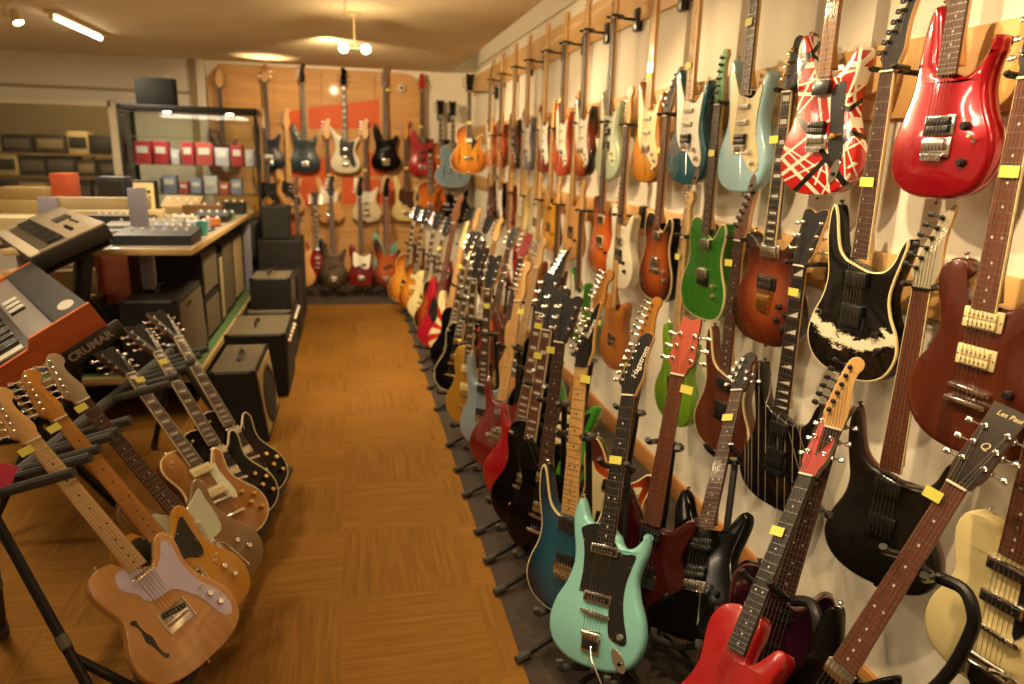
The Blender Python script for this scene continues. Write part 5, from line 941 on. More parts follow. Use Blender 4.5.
# ------------------------------------------------------------------ ceiling lights and added fill
GLOW = plain('tube_glow', (1, .86, .62), .5, emit=14); BULB = plain('bulb_glow', (1, .88, .68), .5, emit=30)
CREAMM = plain('cream_lamp_metal', 'cbb98c', .4)
t = thing('fluorescent_light', 'white glowing fluorescent tube light on the ceiling', 'ceiling light', (-2.07, 6.72, CZ))
obj('fixture', MB().box((0, 0, -.015), (.09, 1.12, .03), CREAMM, .005), t); obj('tube', MB().cyl((0, -.53, -.045), (0, .53, -.045), .016, GLOW, n=10), t)
for s in (-1, 1): obj('socket', MB().box((0, s*.545, -.042), (.03, .025, .045), CREAMM, .004), t)
def spot_lamp(name, loc, aim, label, cat='spotlight', drop=.2, heads=((-.075, 0), (.075, 0))):
    t = thing(name, label, cat, loc)
    obj('ceiling_plate', MB().lathe((0, 0, 0), (0, 0, -1), [(.05, 0), (.05, .015), (.02, .025)], CREAMM), t)
    obj('stem', MB().tube([(0, 0, -.02), (0, 0, -drop)], .006, CREAMM), t)
    if len(heads) > 1: obj('crossbar', MB().tube([(-.09, 0, -drop), (.09, 0, -drop)], .006, CREAMM), t)
    for dx, dy in heads:
        c = V((dx, dy, -drop)); d = V(aim).normalized()
        hd = obj('lamp_head', MB().lathe(c-d*.05, d, [(.015, 0), (.025, .02), (.033, .06), (.036, .10), (.033, .10), (.03, .085)], CREAMM, 16), t)
        obj('bulb', MB().lathe(c-d*.05, d, [(.03, .088), (.025, .098), (.0, .102)], BULB, 16), hd)
    return t
spot_lamp('spotlight', (.05, 5.5, CZ), (.02, -1, -.22), 'twin headed ceiling spotlight with two bright bulbs facing the aisle', drop=.225)
spot_lamp('spotlight', (-2.26, 5.9, CZ), (.45, -.3, -1), 'single ceiling spotlight pointing down beside the fluorescent tube', drop=.10, heads=((.06, 0), (-.06, -.15)))
o = obj('power_track', MB().box((.0, 4.4, CZ-.008), (.03, 2.6, .016), CREAMM, .003)); tag(o, 'thin cream power track running along the ceiling', 'lamp track')
def light(kind, loc, power, col=(1, .76, .45), aim=None, size=.05, angle=100, blend=.6, sy=None):
    l = bpy.data.lights.new('lamp_or_fill', kind); l.energy = power; l.color = col
    if kind == 'SPOT': l.spot_size = math.radians(angle); l.spot_blend = blend; l.shadow_soft_size = size
    elif kind == 'AREA': l.size = size; l.shape = 'RECTANGLE' if sy else 'SQUARE'; l.size_y = sy or size
    else: l.shadow_soft_size = size
    o = bpy.data.objects.new('lamp_or_fill', l); COL.objects.link(o); o.location = loc
    if aim: o.rotation_euler = (V(aim)-V(loc)).to_track_quat('-Z', 'Y').to_euler()
    return o
WARM = (1, .74, .41)
for y in (2.0, 3.4, 4.8): light('SPOT', (.4, y, 2.27), 62, WARM, (1.47, y-.7, 1.05), .03, 92, .55)
light('SPOT', (.05, 5.42, 2.24), 55, WARM, (1.3, 3.9, 1.2), .035, 120, .8)
light('SPOT', (-.2, 6.6, 2.4), 150, WARM, (.4, 8.9, 1.3), .04, 120, .8)
light('SPOT', (.4, 6.9, 2.28), 60, WARM, (1.47, 6.6, 1.3), .04, 120, .8)
light('SPOT', (.55, 1.15, 2.3), 95, WARM, (1.47, .85, .7), .03, 120, .7)  # added spot, brightens the near lower wall; no fixture here
light('SPOT', (.0, 1.7, 2.38), 34, WARM, (.75, 1.8, .2), .04, 70, .8)  # added fill for the nearest floor guitars
light('SPOT', (-.1, 3.0, 2.4), 45, WARM, (.75, 3.3, .3), .04, 80, .8)  # added fill over the front floor row
light('SPOT', (-.1, 4.9, 2.4), 250, WARM, (-.1, 6.0, 0), .05, 110, .8)  # unseen wide spot added to lift the far floor
light('SPOT', (-.84, 8.42, 2.2), 22, WARM, (-.84, 8.38, 2.48), .04, 110, .8)
light('AREA', (-2.07, 6.72, 2.41), 45, (1, .82, .56), (-2.07, 6.72, 0), .05, sy=1.25)
light('AREA', (-1.6, 2.6, 2.44), 34, (1, .78, .5), (-1.6, 2.2, 0), .06, sy=1.25)  # ambient fill added above the left rack
light('AREA', (-.3, .2, 2.44), 16, (1, .76, .46), (-.2, .6, 0), .06, sy=1.25)  # ambient fill added above the camera
light('AREA', (-2.3, 3.9, 2.44), 35, (1, .8, .52), (-1.9, 4, 0), .06, sy=1.25)  # added fill brightening the keyboards
light('AREA', (1.2, 3.2, 2.72), 9, WARM, (1.473, 3.2, 2.5), 11, sy=.04)  # invented strip light in the recess, whitens the wall band
for l_, p_ in (((.05, 5.3, 2.16), 8), ((0, 3.5, 2.34), 14)): light('POINT', l_, p_, WARM, size=.04)  # first is spill of the twin spotlight, second is added for ceiling glow
for l_, p_ in (((-1.5, 3.6, 2.4), 34), ((-1.3, 5.4, 2.4), 30)): light('SPOT', l_, p_, WARM, (l_[0], l_[1], 0), .04, 160, .5)  # added downward spots brightening the left side, no lamps modelled
light('POINT', (-2.9, 9.5, 2.3), 34, (1, .78, .5), size=.1)

# ------------------------------------------------------------------ amplifiers
TOLEX = plain('black_tolex', '131211', .6); GRL = wood('grille_cloth', '6a5f4a', '544a38', .9, 0, (300, 300, 300)); GRLD = plain('dark_grille', '2a2620', .9); CRG = wood('cream_grille', 'b8a67a', 'a39166', .85, 0, (200, 200, 200)); TOPG = plain('grey_top', '5b523f', .7)  # amp tops may take a lighter grey than the black sides
def amp(label, x0, x1, y0, y1, z0, z1, grille=GRL, top=TOLEX, kind='guitar_amplifier', cat='amplifier', group=None, panel=None, handle=True, oval=False, corners=True, plate=False, knobs=0, slope=0):
    """combo amplifier whose speaker side faces +x (the aisle)"""
    cx, cy = (x0+x1)/2, (y0+y1)/2; dx, dy, dz = x1-x0, y1-y0, z1-z0
    t = thing(kind, label, cat, (cx, cy, z0), group)
    mb = MB(); hx, hy = dx/2, dy/2
    mb.rings([[(-hx, -hy, .012), (hx, -hy, .012), (hx, hy, .012), (-hx, hy, .012)], [(-hx, -hy, dz-.012), (hx-slope, -hy, dz-.012), (hx-slope, hy, dz-.012), (-hx, hy, dz-.012)], [(-hx+.01, -hy+.01, dz), (hx-slope-.01, -hy+.01, dz), (hx-slope-.01, hy-.01, dz), (-hx+.01, hy-.01, dz)]], TOLEX, TOLEX, top)
    obj('cabinet', mb, t)
    top_g = dz-.03 if not panel else dz-.10
    sl = slope/dz; xa = lambda z: hx-slope*z/dz+.004
    g = MB(); ys = hy-.025
    g.rings([[(xa(.035)-.012, -ys, .035), (xa(.035)-.012, ys, .035), (xa(top_g)-.012, ys, top_g), (xa(top_g)-.012, -ys, top_g)], [(xa(.035), -ys, .035), (xa(.035), ys, .035), (xa(top_g), ys, top_g), (xa(top_g), -ys, top_g)]], grille, grille, grille); gr = obj('grille', g, t)
    if oval:
        m2 = MB(); m2.rings([[(xa(dz*.48+math.sin(a)*dz*.38)+.001+h, math.cos(a)*ys*.82*k, dz*.48+math.sin(a)*dz*.38*k) for a in [i*PI/12 for i in range(24)]] for k, h in ((1, 0), (1, .006), (.86, .006), (.84, .002))], TOLEX, None, GRLD); obj('speaker_cloth', m2, gr)
    if panel:
        pb = MB(); pb.box((hx-slope*.9+.003, 0, dz-.06), (.012, dy-.06, .07), panel, .003); pn = obj('control_panel', pb, t)
        for i in range(knobs):
            k = MB(); k.lathe((hx-slope*.9+.009, -dy*.38+dy*.76*i/max(1, knobs-1), dz-.06), (1, 0, 0), [(.014, 0), (.012, .016), (.008, .018)], WHTP if panel is not CRMP else BLKP, 10); obj('knob', k, pn)
    if plate: obj('name_plate', MB().box((xa(dz*.86)+.002, -dy*.12, dz*.86), (.004, dy*.2, .03), GOLD), t)
    if handle: obj('handle', MB().tube([(-.02, -.09, dz+.002), (-.02, -.07, dz+.026), (-.02, 0, dz+.032), (-.02, .07, dz+.026), (-.02, .09, dz+.002)], .009, BLKP, 6, 3), t)
    if corners:
        for sx in (-1, 1):
            for sy in (-1, 1):
                for z in (.022, dz-.01): obj('corner_guard', MB().box((sx*(hx-.014)-(slope if sx > 0 and z > .1 else 0), sy*(hy-.014), z), (.034, .034, .024), BLKM, .008), t)
    for sx in (-1, 1):
        for sy in (-1, 1): obj('foot', MB().cyl((sx*hx*.8, sy*hy*.8, 0), (sx*hx*.8, sy*hy*.8, .014), .018, RUBBER, n=8), t)
    return t
AG = 'amplifiers along the aisle'; SG2 = 'amplifiers on the green shelf'
amp('black combo amplifier with cream front and oval dark speaker cloth, nearest on the aisle floor', -.76, -.47, 3.86, 4.44, 0, .41, CRG, TOPG, oval=True, slope=.05, group=AG)
amp('black amplifier with pale control knobs behind the oval fronted combo', -.80, -.43, 4.64, 5.22, 0, .42, GRLD, TOPG, panel=plain('dark_panel', '1c1a17', .4), knobs=5, group=AG)
amp('low black amplifier under the small cube amplifier', -.78, -.45, 5.42, 5.95, 0, .395, GRLD, TOPG, panel=plain('dark_panel', '1c1a17', .4), knobs=5, group=AG)
amp('small black cube amplifier stacked on a low amplifier', -.745, -.455, 5.5, 5.86, .395, .635, GRL, TOPG, group=AG)
amp('black amplifier cabinet in front of the tall cases', -.79, -.45, 6.12, 6.62, 0, .55, GRLD, TOLEX, group=AG)
amp('large lower black speaker cabinet with metal corners', -.83, -.46, 6.8, 7.3, 0, .76, GRLD, TOLEX, kind='speaker_cabinet', cat='speaker cabinet', group=AG)
amp('smaller black speaker case stacked on top of the large cabinet', -.79, -.565, 6.86, 7.2, .76, 1.055, GRLD, TOLEX, kind='speaker_cabinet', cat='speaker cabinet', group=AG)
amp('black combo amplifier with beige grille at near end of the green shelf', -1.25, -.935, 4.2, 4.86, .29, .73, GRL, TOLEX, plate=True, slope=.02, group=SG2)
amp('lower black cabinet with grey grille second on the green shelf', -1.3, -.955, 4.95, 5.48, .29, .58, GRL, TOLEX, handle=False, group=SG2)
amp('upper black cabinet stacked second on the green shelf', -1.3, -.955, 4.95, 5.48, .58, .88, GRL, TOPG, handle=False, group=SG2)
amp('slim cream fronted cabinet third on the green shelf', -1.2, -.955, 5.54, 5.7, .29, .80, CRG, TOLEX, handle=False, corners=False, group=SG2)
amp('tall grey grille amplifier fourth on the green shelf', -1.3, -.965, 5.76, 6.25, .29, .85, GRL, TOPG, group=SG2)
amp('tan grille amplifier at far end of the green shelf', -1.3, -.975, 6.35, 6.85, .29, .84, CRG, TOPG, group=SG2)

# ------------------------------------------------------------------ counter with the green shelf
CTOP = plain('grey_counter_top', '8b8272', .5, 0, .1); LIL = plain('lilac_grey_post', '8d8a99', .45, .2); GRN = plain('green_shelf_felt', '4c6a42', .8); EDGE = wood('pale_edge', 'c2a875', 'b0945f', .5, .1, (9, 1.2, 9))
ct = thing('display_counter', 'long counter with grey top, cream edge and green lower shelf', 'counter', (-1.35, 5.7, 0))
obj('counter_top', MB().box((0, 0, .985), (.92, 2.8, .03), CTOP, .004), ct)
for c, d in (((.468, 0, .985), (.018, 2.84, .036)), ((0, -1.41, .985), (.92, .018, .036))): obj('edge_strip', MB().box(c, d, EDGE, .004), ct)
obj('lower_shelf', MB().box((0, 0, .265), (.9, 2.9, .03), GRN, .003), ct)
obj('shelf_edge', MB().box((.458, 0, .268), (.02, 2.92, .044), EDGE, .004), ct); obj('shelf_edge', MB().box((0, -1.458, .268), (.92, .02, .044), EDGE, .004), ct)
for x, y in ((.17, -1.12), (-.4, -1.3), (-.4, 1.3), (.40, 1.34)): obj('leg', MB().box((x, y, .485), (.07, .05, .97), LIL, .004), ct)
random.seed(11)
def gadget(name, label, cat, x, y, w, d, h, col, z=1.0, rz=0, knobs=4, sl=.0, kc=None):
    t = thing(name, label, cat, (x, y, z), None, rz); body = plain('case_'+col, col, .5)
    mb = MB(); mb.rings([[(-w/2, -d/2, 0), (w/2, -d/2, 0), (w/2, d/2, 0), (-w/2, d/2, 0)], [(-w/2, -d/2, h-sl), (w/2, -d/2, h-sl), (w/2, d/2, h), (-w/2, d/2, h)]], body, body, body); obj('case', mb, t)
    for i in range(knobs):
        kx = -w*.36+w*.72*i/max(1, knobs-1); k = MB(); k.lathe((kx, d*.12, h-sl*.4), (0, -sl/d, 1), [(.011, 0), (.009, .014), (.006, .016)], kc or WHTP, 8); obj('knob', k, t)
    return t
gadget('mixing_desk', 'dark mixing desk near the front of the counter', 'mixer', -1.12, 4.62, .42, .30, .075, '24262c', knobs=6, sl=.02)
gadget('effects_unit', 'small black effects unit behind the dark mixing desk', 'effects unit', -1.05, 4.98, .2, .16, .06, '1b1a1a')
gadget('effects_unit', 'wide grey effects unit on the counter', 'effects unit', -1.35, 5.3, .45, .25, .07, '6d6a63', knobs=6, sl=.03)
gadget('effects_unit', 'pale blue grey effects unit on the counter', 'effects unit', -1.1, 5.45, .22, .2, .05, '8d95a6')
gadget('effects_unit', 'flat silver effects unit in the middle of the counter', 'effects unit', -1.3, 5.85, .35, .22, .05, 'a39c8c', knobs=5)
gadget('effects_unit', 'black sloping effects unit on the counter', 'effects unit', -1.05, 6.0, .24, .22, .08, '171717', sl=.03)
gadget('effects_unit', 'brown box on the far counter', 'effects unit', -1.2, 6.5, .3, .2, .09, '6a4a2a', knobs=3)
gadget('effects_unit', 'small black box at far end of the counter', 'effects unit', -1.0, 6.75, .18, .18, .1, '141312', knobs=3)
gadget('effects_pedal', 'small blue pedal between the two grey effects units', 'effects pedal', -1.22, 5.12, .09, .13, .05, '3a5a8a', knobs=2)
gadget('effects_pedal', 'small orange pedal behind the pale blue grey unit', 'effects pedal', -1.0, 5.68, .09, .13, .05, 'b0642a', knobs=2)
gadget('effects_pedal', 'small white pedal at the back of the counter', 'effects pedal', -1.55, 6.4, .1, .14, .06, 'cfc8bc', knobs=2, kc=BLKP)
gadget('effects_pedal', 'small green pedal near the black sloping unit', 'effects pedal', -.98, 6.25, .09, .13, .05, '4a7a4a', knobs=2)
gadget('effects_unit', 'tan wedge shaped unit leaning towards the counter edge', 'effects unit', -1.42, 6.75, .3, .25, .14, 'a08a60', knobs=4, sl=.08)
gadget('effects_unit', 'dark grey rack unit at the back left of the counter', 'effects unit', -1.58, 5.45, .3, .22, .09, '34332f', knobs=6)
gadget('effects_pedal', 'small yellow pedal beside the flat silver unit', 'effects pedal', -1.52, 5.72, .09, .13, .05, 'b89a3a', knobs=2)
for cl, pts in (('black cable curled over the middle of the counter', [(-1.2, 5.6, 1.006), (-1.05, 5.72, 1.02), (-1.0, 5.85, 1.006), (-1.15, 5.78, 1.006), (-1.25, 5.66, 1.006)]), ('black cable trailing along the counter edge', [(-.95, 5.2, 1.006), (-.93, 5.35, 1.006), (-.98, 5.5, 1.006), (-.93, 5.6, 1.006)])):
    o = obj('cable', MB().tube(pts, .006, BLKP, 6, 5)); tag(o, cl, 'cable')
t = thing('cup', 'turquoise cup at the counter edge', 'cup', (-.945, 5.0, 1.0)); obj('cup_body', MB().lathe((0, 0, 0), (0, 0, 1), [(.03, 0), (.037, .09), (.034, .09), (.028, .01)], plain('turquoise', '3f8c84', .4)), t)
t = thing('speaker', 'cream panel speaker with six dark dots standing on the counter', 'speaker', (-1.52, 5.95, 1.0)); obj('cabinet', MB().box((0, .05, .15), (.17, .12, .30), TOLEX, .006), t); pn = obj('front_panel', MB().box((.01, -.012, .15), (.14, .008, .27), CRMP, .002), t)
for i in range(3):
    for j in (-1, 1): obj('dot', MB().cyl((.01+j*.035, -.016, .20-.045*i+.02), (.01+j*.035, -.022, .22-.045*i), .012, BLKP), pn)
t = thing('speaker', 'dark navy box left of the cream dotted panel', 'speaker', (-1.75, 6.1, 1.0)); obj('cabinet', MB().box((0, 0, .16), (.2, .2, .32), plain('navy', '23283a', .5), .008), t); obj('grille', MB().box((0, -.102, .16), (.15, .008, .26), GRLD, .003), t)
# keyboards shown on the counter behind the synthesizer
t = thing('keyboard_riser', 'cream beam on two lilac grey plates above the counter', 'display stand', (-1.58, 5.1, 1.0), None, .12)
obj('beam', MB().box((0, 0, .19), (.62, .05, .075), plain('cream_beam', 'b9a67c', .5), .006), t)
for x, h in ((-.26, .23), (.24, .29)): obj('plate', MB().box((x, -.035, h/2), (.11, .012, h), LIL, .003), t)
t = thing('keyboard', 'thin grey keyboard lying under the cream beam', 'keyboard', (-1.42, 4.72, 1.0), None, .2); obj('case', MB().box((0, 0, .03), (.55, .2, .06), plain('grey_keys_case', '77705f', .5), .008), t); obj('key_bed', MB().box((0, -.04, .062), (.5, .1, .008), BLKP, .002), t)
t = thing('gig_bag', 'soft black bag lying under the counter front', 'bag', (-1.5, 4.5, .28))
bm = bmesh.new(); bmesh.ops.create_icosphere(bm, subdivisions=3, radius=1)
for v in bm.verts: k = 1+.12*math.sin(v.co.x*7+v.co.z*5); v.co = V((v.co.x*.24*k, v.co.y*.22*k, max(-.0, (v.co.z+.9)*.19*k)))
mb = MB(); mb.add([tuple(v.co) for v in bm.verts], [tuple(v.index for v in f.verts) for f in bm.faces], plain('black_cloth', '12110f', .9)); bm.free(); obj('bag_body', mb, t); obj('strap', MB().tube([(-.15, -.1, .3), (-.1, -.12, .4), (.05, -.12, .41), (.12, -.1, .32)], .012, BLKP, 6, 3), t)
# cardboard boxes and cases behind the keyboards
def carton(label, x, y, z, w, d, h, col, band=None, rz=0, txt=None):
    t = thing('keyboard_box', label, 'box', (x, y, z), 'boxes behind the keyboards', rz); obj('carton', MB().box((0, 0, h/2), (w, d, h), plain('carton_'+col, col, .7), .004), t)
    obj('closing_flap', MB().box((0, 0, h+.002), (w*.98, .008, .004), plain('tape', '9a8a62', .5)), t)
    if band: obj('printed_band', MB().box((w*.18, -d/2-.001, h/2), (w*.12, .004, h*.98), plain('band_'+band, band, .6)), t)
    if txt:
        mb = MB(); add_text(mb, txt, h*.62, M.Translation((w*.22, -d/2-.001, h/2)) @ M.Rotation(PI/2, 4, 'X'), BLKP, 0, .002); obj('box_lettering', mb, t)
    return t
sb = thing('display_table', 'low dark table holding keyboard boxes at the left', 'table', (-2.75, 6.6, 0)); obj('table_top', MB().box((0, 0, .78), (1.5, .9, .03), plain('brown_table', '4a3524', .5), .004), sb)
for x in (-.7, .7):
    for y in (-.4, .4): obj('leg', MB().box((x, y, .3825), (.05, .05, .765), BLKM, .003), sb)
carton('long cream box with yellow band at the left table', -2.85, 6.35, .795, .85, .3, .2, 'c9bb90', 'c4cc4a')
carton('flat tan box stacked behind the cream banded box', -2.62, 6.8, .795, .4, .3, .3, 'a8905c')
carton('small tan box on top of the flat tan box', -2.62, 6.8, 1.095, .32, .24, .1, '9c8250')
carton('orange red upright box at the left table', -2.3, 6.72, .795, .12, .3, .52, 'b04a20')
carton('long pale box with dark lettering beside the cream beam', -1.62, 5.6, 1.0, .62, .2, .11, 'bda97c', None, .15, 'ROLAND')
carton('tan box on the floor left of the counter', -2.25, 5.9, 0, .6, .4, .62, 'a37c46'); carton('dark brown box on the floor behind the keyboard column', -2.0, 4.75, 0, .5, .35, .5, '6a4a28'); carton('reddish box standing behind the tan floor box', -1.95, 6.6, 0, .3, .4, .72, '9a4a28'); carton('pale carton on top of the wide cardboard box', -1.97, 5.25, .555, .4, .3, .2, 'b8a070'); carton('wide cardboard box on the floor behind the organ', -1.95, 5.2, 0, .55, .4, .55, 'b08a52')

# ------------------------------------------------------------------ glass display case
dc = thing('display_case', 'tall glass display case with black frame and lit shelves', 'display case', (-1.4, 7.4, 0))
bw, bd, bh = 1.16, .46, 1.9
obj('base_cabinet', MB().box((0, 0, .45), (bw, bd, .9), TOLEX, .006), dc)
for sx in (-1, 1):
    for sy in (-1, 1): obj('frame_post', MB().box((sx*(bw/2-.0125), sy*(bd/2-.0125), 1.4), (.025, .025, 1.0), BLKM), dc)
tp = obj('top_frame', MB().box((0, 0, bh-.02), (bw, bd, .05), BLKM, .004), dc)
for x in (-.2, .33): obj('downlight', MB().lathe((x, -.1, bh-.046), (0, 0, -1), [(.03, 0), (.03, .006), (.0, .008)], BULB, 12), tp)
for z in (1.13, 1.39, 1.63): obj('glass_shelf', MB().box((0, 0, z), (bw-.06, bd-.06, .008), GLASS), dc)
obj('glass_back', MB().box((0, bd/2-.012, 1.38), (bw-.05, .005, .94), GLASS), dc)
obj('glass_front', MB().box((0, -bd/2+.004, 1.38), (bw-.05, .005, .94), GLASS), dc)
for s in (-1, 1): obj('glass_side', MB().box((s*(bw/2-.004), 0, 1.38), (.005, bd-.05, .94), GLASS), dc)
light('AREA', (-1.4, 7.28, 1.84), 9, (1, .85, .66), (-1.4, 7.4, 1), .8, sy=.2)
SHC = {'b8323a': 'red', 'c9c2cc': 'white', '8f93b4': 'pale blue', 'c0504a': 'coral red', 'a9a090': 'grey', '4a7a48': 'green', 'b07838': 'amber', '2a2624': 'black', '8a5a3a': 'brown'}
def row(z, cols, hh, nm, wr):
    x = -1.93; i = 0
    while i < len(cols):
        w = wr(i); c = cols[i]; h = hh(i)
        if x+w > -.88: break
        t = thing('effects_pedal', f'{SHC[c]} boxed pedal on the {nm} shelf of the glass case, {POSN[min(i, 8)]}', 'effects pedal', (x+w/2, 7.45, z), 'pedals in the glass display case')
        obj('box', MB().box((0, 0, h/2), (w, .12, h), plain('pedal_'+c, c, .5), .004), t); obj('label_panel', MB().box((0, -.061, h*.62), (w*.7, .003, h*.3), WHTP), t); x += w+.025; i += 1
row(1.394, ['b8323a', 'b8323a', 'c9c2cc', 'b8323a', 'c0504a', 'c9c2cc', 'b8323a', 'c9c2cc'], lambda i: (.2, .2, .13, .2, .2, .16, .19, .15)[i], 'middle', lambda i: (.14, .12, .07, .1, .14, .12, .1, .08)[i])  # red and white boxes stand in for reflections in the glass
row(1.134, ['8f93b4', 'a9a090', '8f93b4', 'c0504a', '8f93b4', 'c9c2cc', 'c0504a', '8f93b4', 'a9a090'], lambda i: .1+.03*(i % 3), 'lower', lambda i: .075+.02*(i % 3))
row(.90, ['b07838', '4a7a48', 'b07838', '8a5a3a', '4a7a48', '2a2624', 'b07838', 'c9c2cc', '2a2624'], lambda i: .07+.02*(i % 2), 'bottom', lambda i: .07+.03*(i % 2))
t = thing('speaker', 'black speaker box standing on the glass display case', 'speaker', (-1.70, 7.42, bh+.005)); obj('cabinet', MB().box((0, 0, .12), (.33, .12, .24), plain('dull_black', '0d0c0c', .85), .003), t); obj('grille', MB().box((0, -.062, .12), (.3, .006, .21), plain('dull_black', '0d0c0c', .85), .002), t)
o = obj('red_board', MB().box((-2.02, 7.55, .8), (.05, .2, 1.6), plain('dull_red', '8c2f1c', .6), .004)); tag(o, 'narrow dull red board left of the glass display case', 'board')

# ------------------------------------------------------------------ keyboards on the two tier stand
KX, KY = V((.48, -.877, 0)).normalized(), V((.877, .48, 0)).normalized()
def kmat(o, tilt):
    y = KY*math.cos(tilt)+V((0, 0, 1))*math.sin(tilt); z = KX.cross(y); m = M((KX, y, z)).transposed().to_4x4(); m.translation = V(o); return m
def keys(par, x0, w, y0, dep, z, nwhite, wm, bmk):
    kw = w/nwhite
    wme = MB().box((0, 0, 0), (kw*.93, dep, .018), wm, .002).mesh('white_key'); bme = MB().box((0, 0, 0), (kw*.55, dep*.62, .022), bmk, .003).mesh('black_key')
    for i in range(nwhite):
        k = link('white_key', wme, par); k.location = (x0+kw*(i+.5), y0+dep/2, z)
        if i % 7 in (0, 1, 3, 4, 5) and i < nwhite-1: k = link('black_key', bme, par); k.location = (x0+kw*(i+1), y0+dep*.69, z+.014)
SGR = plain('warm_grey_synth', '9a8c74', .45, 0, .1); SDK = plain('dark_synth', '221e1b', .45)
t = link('synthesizer', None); t.matrix_world = kmat((-1.5, 3.9, .94), math.atan2(.15, .34)); tag(t, 'grey synthesizer with dark keys on the upper tier of the black stand', 'synthesizer')
L_ = 1.22
obj('case', MB().box((-L_/2, .19, .035), (L_, .38, .08), SDK, .008), t); obj('top_panel', MB().box((-L_/2, .285, .079), (L_-.004, .186, .012), SGR, .004), t)
obj('front_panel', MB().box((-L_/2, .03, .077), (L_-.004, .056, .01), plain('pale_synth_lip', 'b8ac96', .4), .003), t)
for s in (0, 1): obj('end_cheek', MB().box((-.012-s*(L_-.1)-(.04 if s else 0), .12, .079), (.024 if not s else .14, .14, .012), SGR, .003), t)
keys(t, -L_+.16, L_-.19, .062, .125, .076, 36, plain('dark_ivory_key', '4a4236', .4), BLKP)
obj('display_screen', MB().box((-.66, .29, .088), (.17, .085, .008), plain('lcd', '3c4038', .2), .002), t)
for i in range(8): obj('button', MB().box((-.32-.028*i, .31, .088), (.018, .012, .008), BLKP, .002), t)
for i in range(4): k = MB(); k.lathe((-.18-.05*i, .25, .085), (0, 0, 1), [(.011, 0), (.009, .014)], BLKP, 10); obj('knob', k, t)
OWD = wood('orange_wood', 'cf6c28', 'bb581c', .4, .3, (30, 2.5, 30))
t = link('stage_organ', None); t.matrix_world = kmat((-1.235, 2.73, .69), .5); tag(t, 'orange wood stage organ on the lower tier of the black stand', 'organ')
L_ = 1.25
obj('case', MB().box((-L_/2, .2, .04), (L_-.05, .4, .08), SDK, .006), t)
for x in (-.0125, -L_+.0125):
    ck = MB(); ck.rings([[(x-.0125, a, b) for a, b in ((0, 0), (.42, 0), (.42, .105), (.19, .105), (.165, .075), (0, .07))], [(x+.0125, a, b) for a, b in ((0, 0), (.42, 0), (.42, .105), (.19, .105), (.165, .075), (0, .07))]], OWD, OWD, OWD); obj('wooden_cheek', ck, t, 20)
obj('front_rail', MB().box((-L_/2, .008, .03), (L_-.05, .016, .06), OWD, .003), t)
obj('back_cover', MB().box((-L_/2, .35, .092), (L_-.05, .13, .025), plain('black_cover', '161412', .65), .005), t)
obj('control_panel', MB().box((-L_/2, .235, .085), (L_-.05, .10, .012), plain('grey_organ_panel', '77706a', .4), .003), t)
keys(t, -L_+.1, L_-.14, .02, .14, .074, 36, plain('ivory_key', 'd8cfb8', .3), BLKP)
for i in range(9): obj('drawbar', MB().box((-.5-.03*i, .225, .095), (.012, .06, .014), WHTP if i % 3 else BLKP, .003), t)
bd2 = obj('badge', MB().plate([(-.12+.045*math.cos(a)*1.5, .36+.03*math.sin(a)) for a in [i*PI/8 for i in range(16)]], 0, -.002, PEARL), t); bd2.rotation_euler = (-PI/2, 0, 0); bd2.location = (0, .72, .1045); bd2.scale = (1, 1, 1); bd2.location = (-.03, 0, .1055)
np_ = obj('name_plate', MB().box((.002, .33, -.03), (.022, .26, .065), BLKP, .006), t)
mb = MB(); add_text(mb, 'CRUMAR', .042, M.Translation((.0136, .33, -.03)) @ M((V((0, 1, 0)), V((0, 0, 1)), V((1, 0, 0)))).transposed().to_4x4(), plain('silver_letters', 'a9a294', .4), 0, .0012); obj('lettering', mb, np_)
t = thing('keyboard_stand', 'black two tier column keyboard stand', 'keyboard stand', (-1.45, 3.75, 0))
Lc = lambda p: V(p)-V((-1.45, 3.75, 0))
o_ = V((-1.5, 3.9, 0))-KX*.2
c0 = o_+KY*.06; c0.z = .03; c2 = o_+KY*.24; c2.z = .99
obj('column', MB().tube([Lc(c0), Lc(c2)], .045, BLKM, 14), t)
for dx, dy in ((.5, -.87), (-.95, -.2), (.1, .5)): e = c0+V((dx, dy, 0))*.38; e.z = .02; obj('foot', MB().tube([Lc(c0), Lc(e)], .02, BLKM, 8), t)
for k in (.06, .34):
    o2 = V((-1.5, 3.9, .925))-KX*k; s0 = o2+KY*.03; s1 = o2+KY*.34; s1.z += .137; s0.z += .001; obj('support_arm', MB().tube([Lc(s0), Lc(s1)], .016, BLKM, 8), t)
t = thing('keyboard_stand', 'black low stand under the orange wood organ', 'keyboard stand', (-1.4, 3.2, 0)); Lc = lambda p: V(p)-V((-1.4, 3.2, 0))
for k in (.3, 1.0):
    o_ = V((-1.27, 2.72, 0))-KX*k; a = o_+KY*.05; a.z = .64; b_ = o_+KY*.36; b_.z = .79
    obj('support_arm', MB().tube([Lc(a), Lc(b_)], .018, BLKM, 8), t); f1 = o_+KY*.42; f1.z = .02; f2 = o_-KY*.05; f2.z = .02
    obj('leg', MB().tube([Lc(b_), Lc(f2)], .018, BLKM, 8), t); obj('leg', MB().tube([Lc(a), Lc(f1)], .018, BLKM, 8), t)

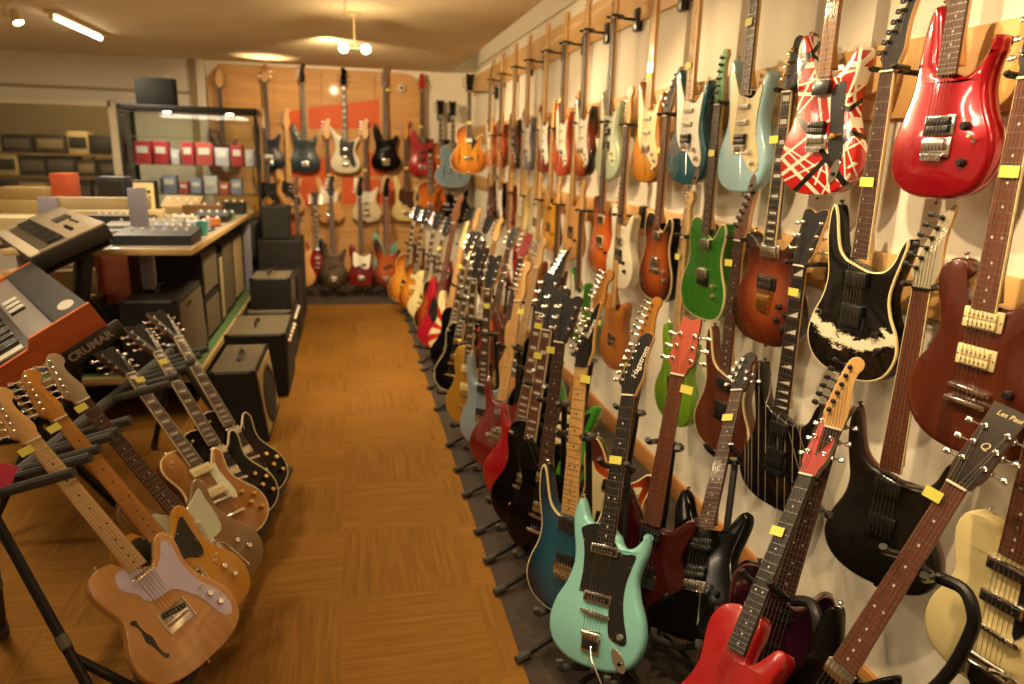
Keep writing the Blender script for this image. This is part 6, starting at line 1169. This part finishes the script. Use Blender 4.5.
# ------------------------------------------------------------------ rack for the six guitars
t = thing('guitar_rack', 'black tubular rack with grey foam arms holding six guitars', 'guitar rack', (-.95, 2.7, 0)); Lc = lambda p: V(p)-V((-.95, 2.7, 0))
A, B = V((-1.0, 2.06, .60)), V((-.86, 3.62, .60))
obj('top_bar', MB().tube([Lc(A), Lc(B)], .022, RUBBER, 10), t)
obj('lower_bar', MB().tube([Lc((-.62, 1.86, .1)), Lc((-.44, 3.36, .1))], .02, RUBBER, 10), t)
obj('lower_bar', MB().tube([Lc((-.50, 1.80, .085)), Lc((-.32, 3.3, .085))], .018, RUBBER, 10), t)
for yy in (2.085, 2.19, 2.25, 2.35, 2.395, 2.495, 2.885, 2.99, 3.10, 3.19, 3.29, 3.40):
    p = A.lerp(B, (yy-A.y)/(B.y-A.y)); d = V((.95, -.10, .28)).normalized(); obj('foam_arm', MB().tube([Lc(p), Lc(p+d*.08), Lc(p+d*.235)], .0155, RUBBER, 10), t)
for P_, feet, lw in ((A, ((-1.13, 2.3, 0), (-.62, 1.73, 0)), (-.62, 1.86, .1)), (B, ((-1.05, 3.85, 0), (-.5, 3.45, 0)), (-.44, 3.36, .1))):
    for q in feet:
        q = V(q); q.z = .014; g = obj('leg', MB().tube([Lc(P_), Lc(q)], .014, BLKM, 10), t); e = (q-P_).normalized()
        obj('rubber_foot', MB().cyl(Lc(q-e*.06), Lc(q+V((0, 0, 0))), .018, RUBBER, n=10), g); obj('collar', MB().cyl(Lc(P_.lerp(q, .55)), Lc(P_.lerp(q, .6)), .0165, plain('grey_collar', '6a675f', .5), n=10), g)
    obj('joint', MB().box(Lc(P_), (.06, .06, .06), BLKP, .012), t); obj('cross_tube', MB().tube([Lc(P_.lerp(V(feet[1]), .62)), Lc(lw)], .013, BLKM, 8), t)
o = obj('price_card', MB().plate([(-.05, -.035), (.05, -.035), (.05, .035), (-.05, .035)], .001, -.001, plain('pink_card', 'd8405a', .6), .0004)); o.location = (-.985, 2.10, .655); o.rotation_euler = (-.5, .2, -.2); tag(o, 'bright pink card tied to the near end of the guitar rack', 'card')

# ------------------------------------------------------------------ camera and render settings
F_, YAW, PIT, ROL = 720.0, math.radians(12.693), math.radians(14.4325), math.radians(1.6636)
fw = V((math.sin(YAW)*math.cos(PIT), math.cos(YAW)*math.cos(PIT), -math.sin(PIT))); r0 = V((math.cos(YAW), -math.sin(YAW), 0)); u0 = r0.cross(fw)
r = r0*math.cos(ROL)+u0*math.sin(ROL); u = -r0*math.sin(ROL)+u0*math.cos(ROL)
cd = bpy.data.cameras.new('camera'); cam = bpy.data.objects.new('camera', cd); COL.objects.link(cam)
m = M((r, u, -fw)).transposed().to_4x4(); m.translation = V((0, 0, 1.55)); cam.matrix_world = m
cd.sensor_width = 36; cd.lens = 36*F_/1024; cd.clip_start = .05
cd.dof.use_dof = True; cd.dof.focus_distance = 1.8; cd.dof.aperture_fstop = 2.6
sc = bpy.context.scene; sc.camera = cam
w = bpy.data.worlds.new('world'); sc.world = w; w.use_nodes = True; w.node_tree.nodes['Background'].inputs[0].default_value = (.05, .04, .03, 1)
sc.view_settings.view_transform = 'Standard'; sc.view_settings.look = 'None'; sc.view_settings.gamma = 1; sc.view_settings.use_curve_mapping = False; sc.view_settings.exposure = 0
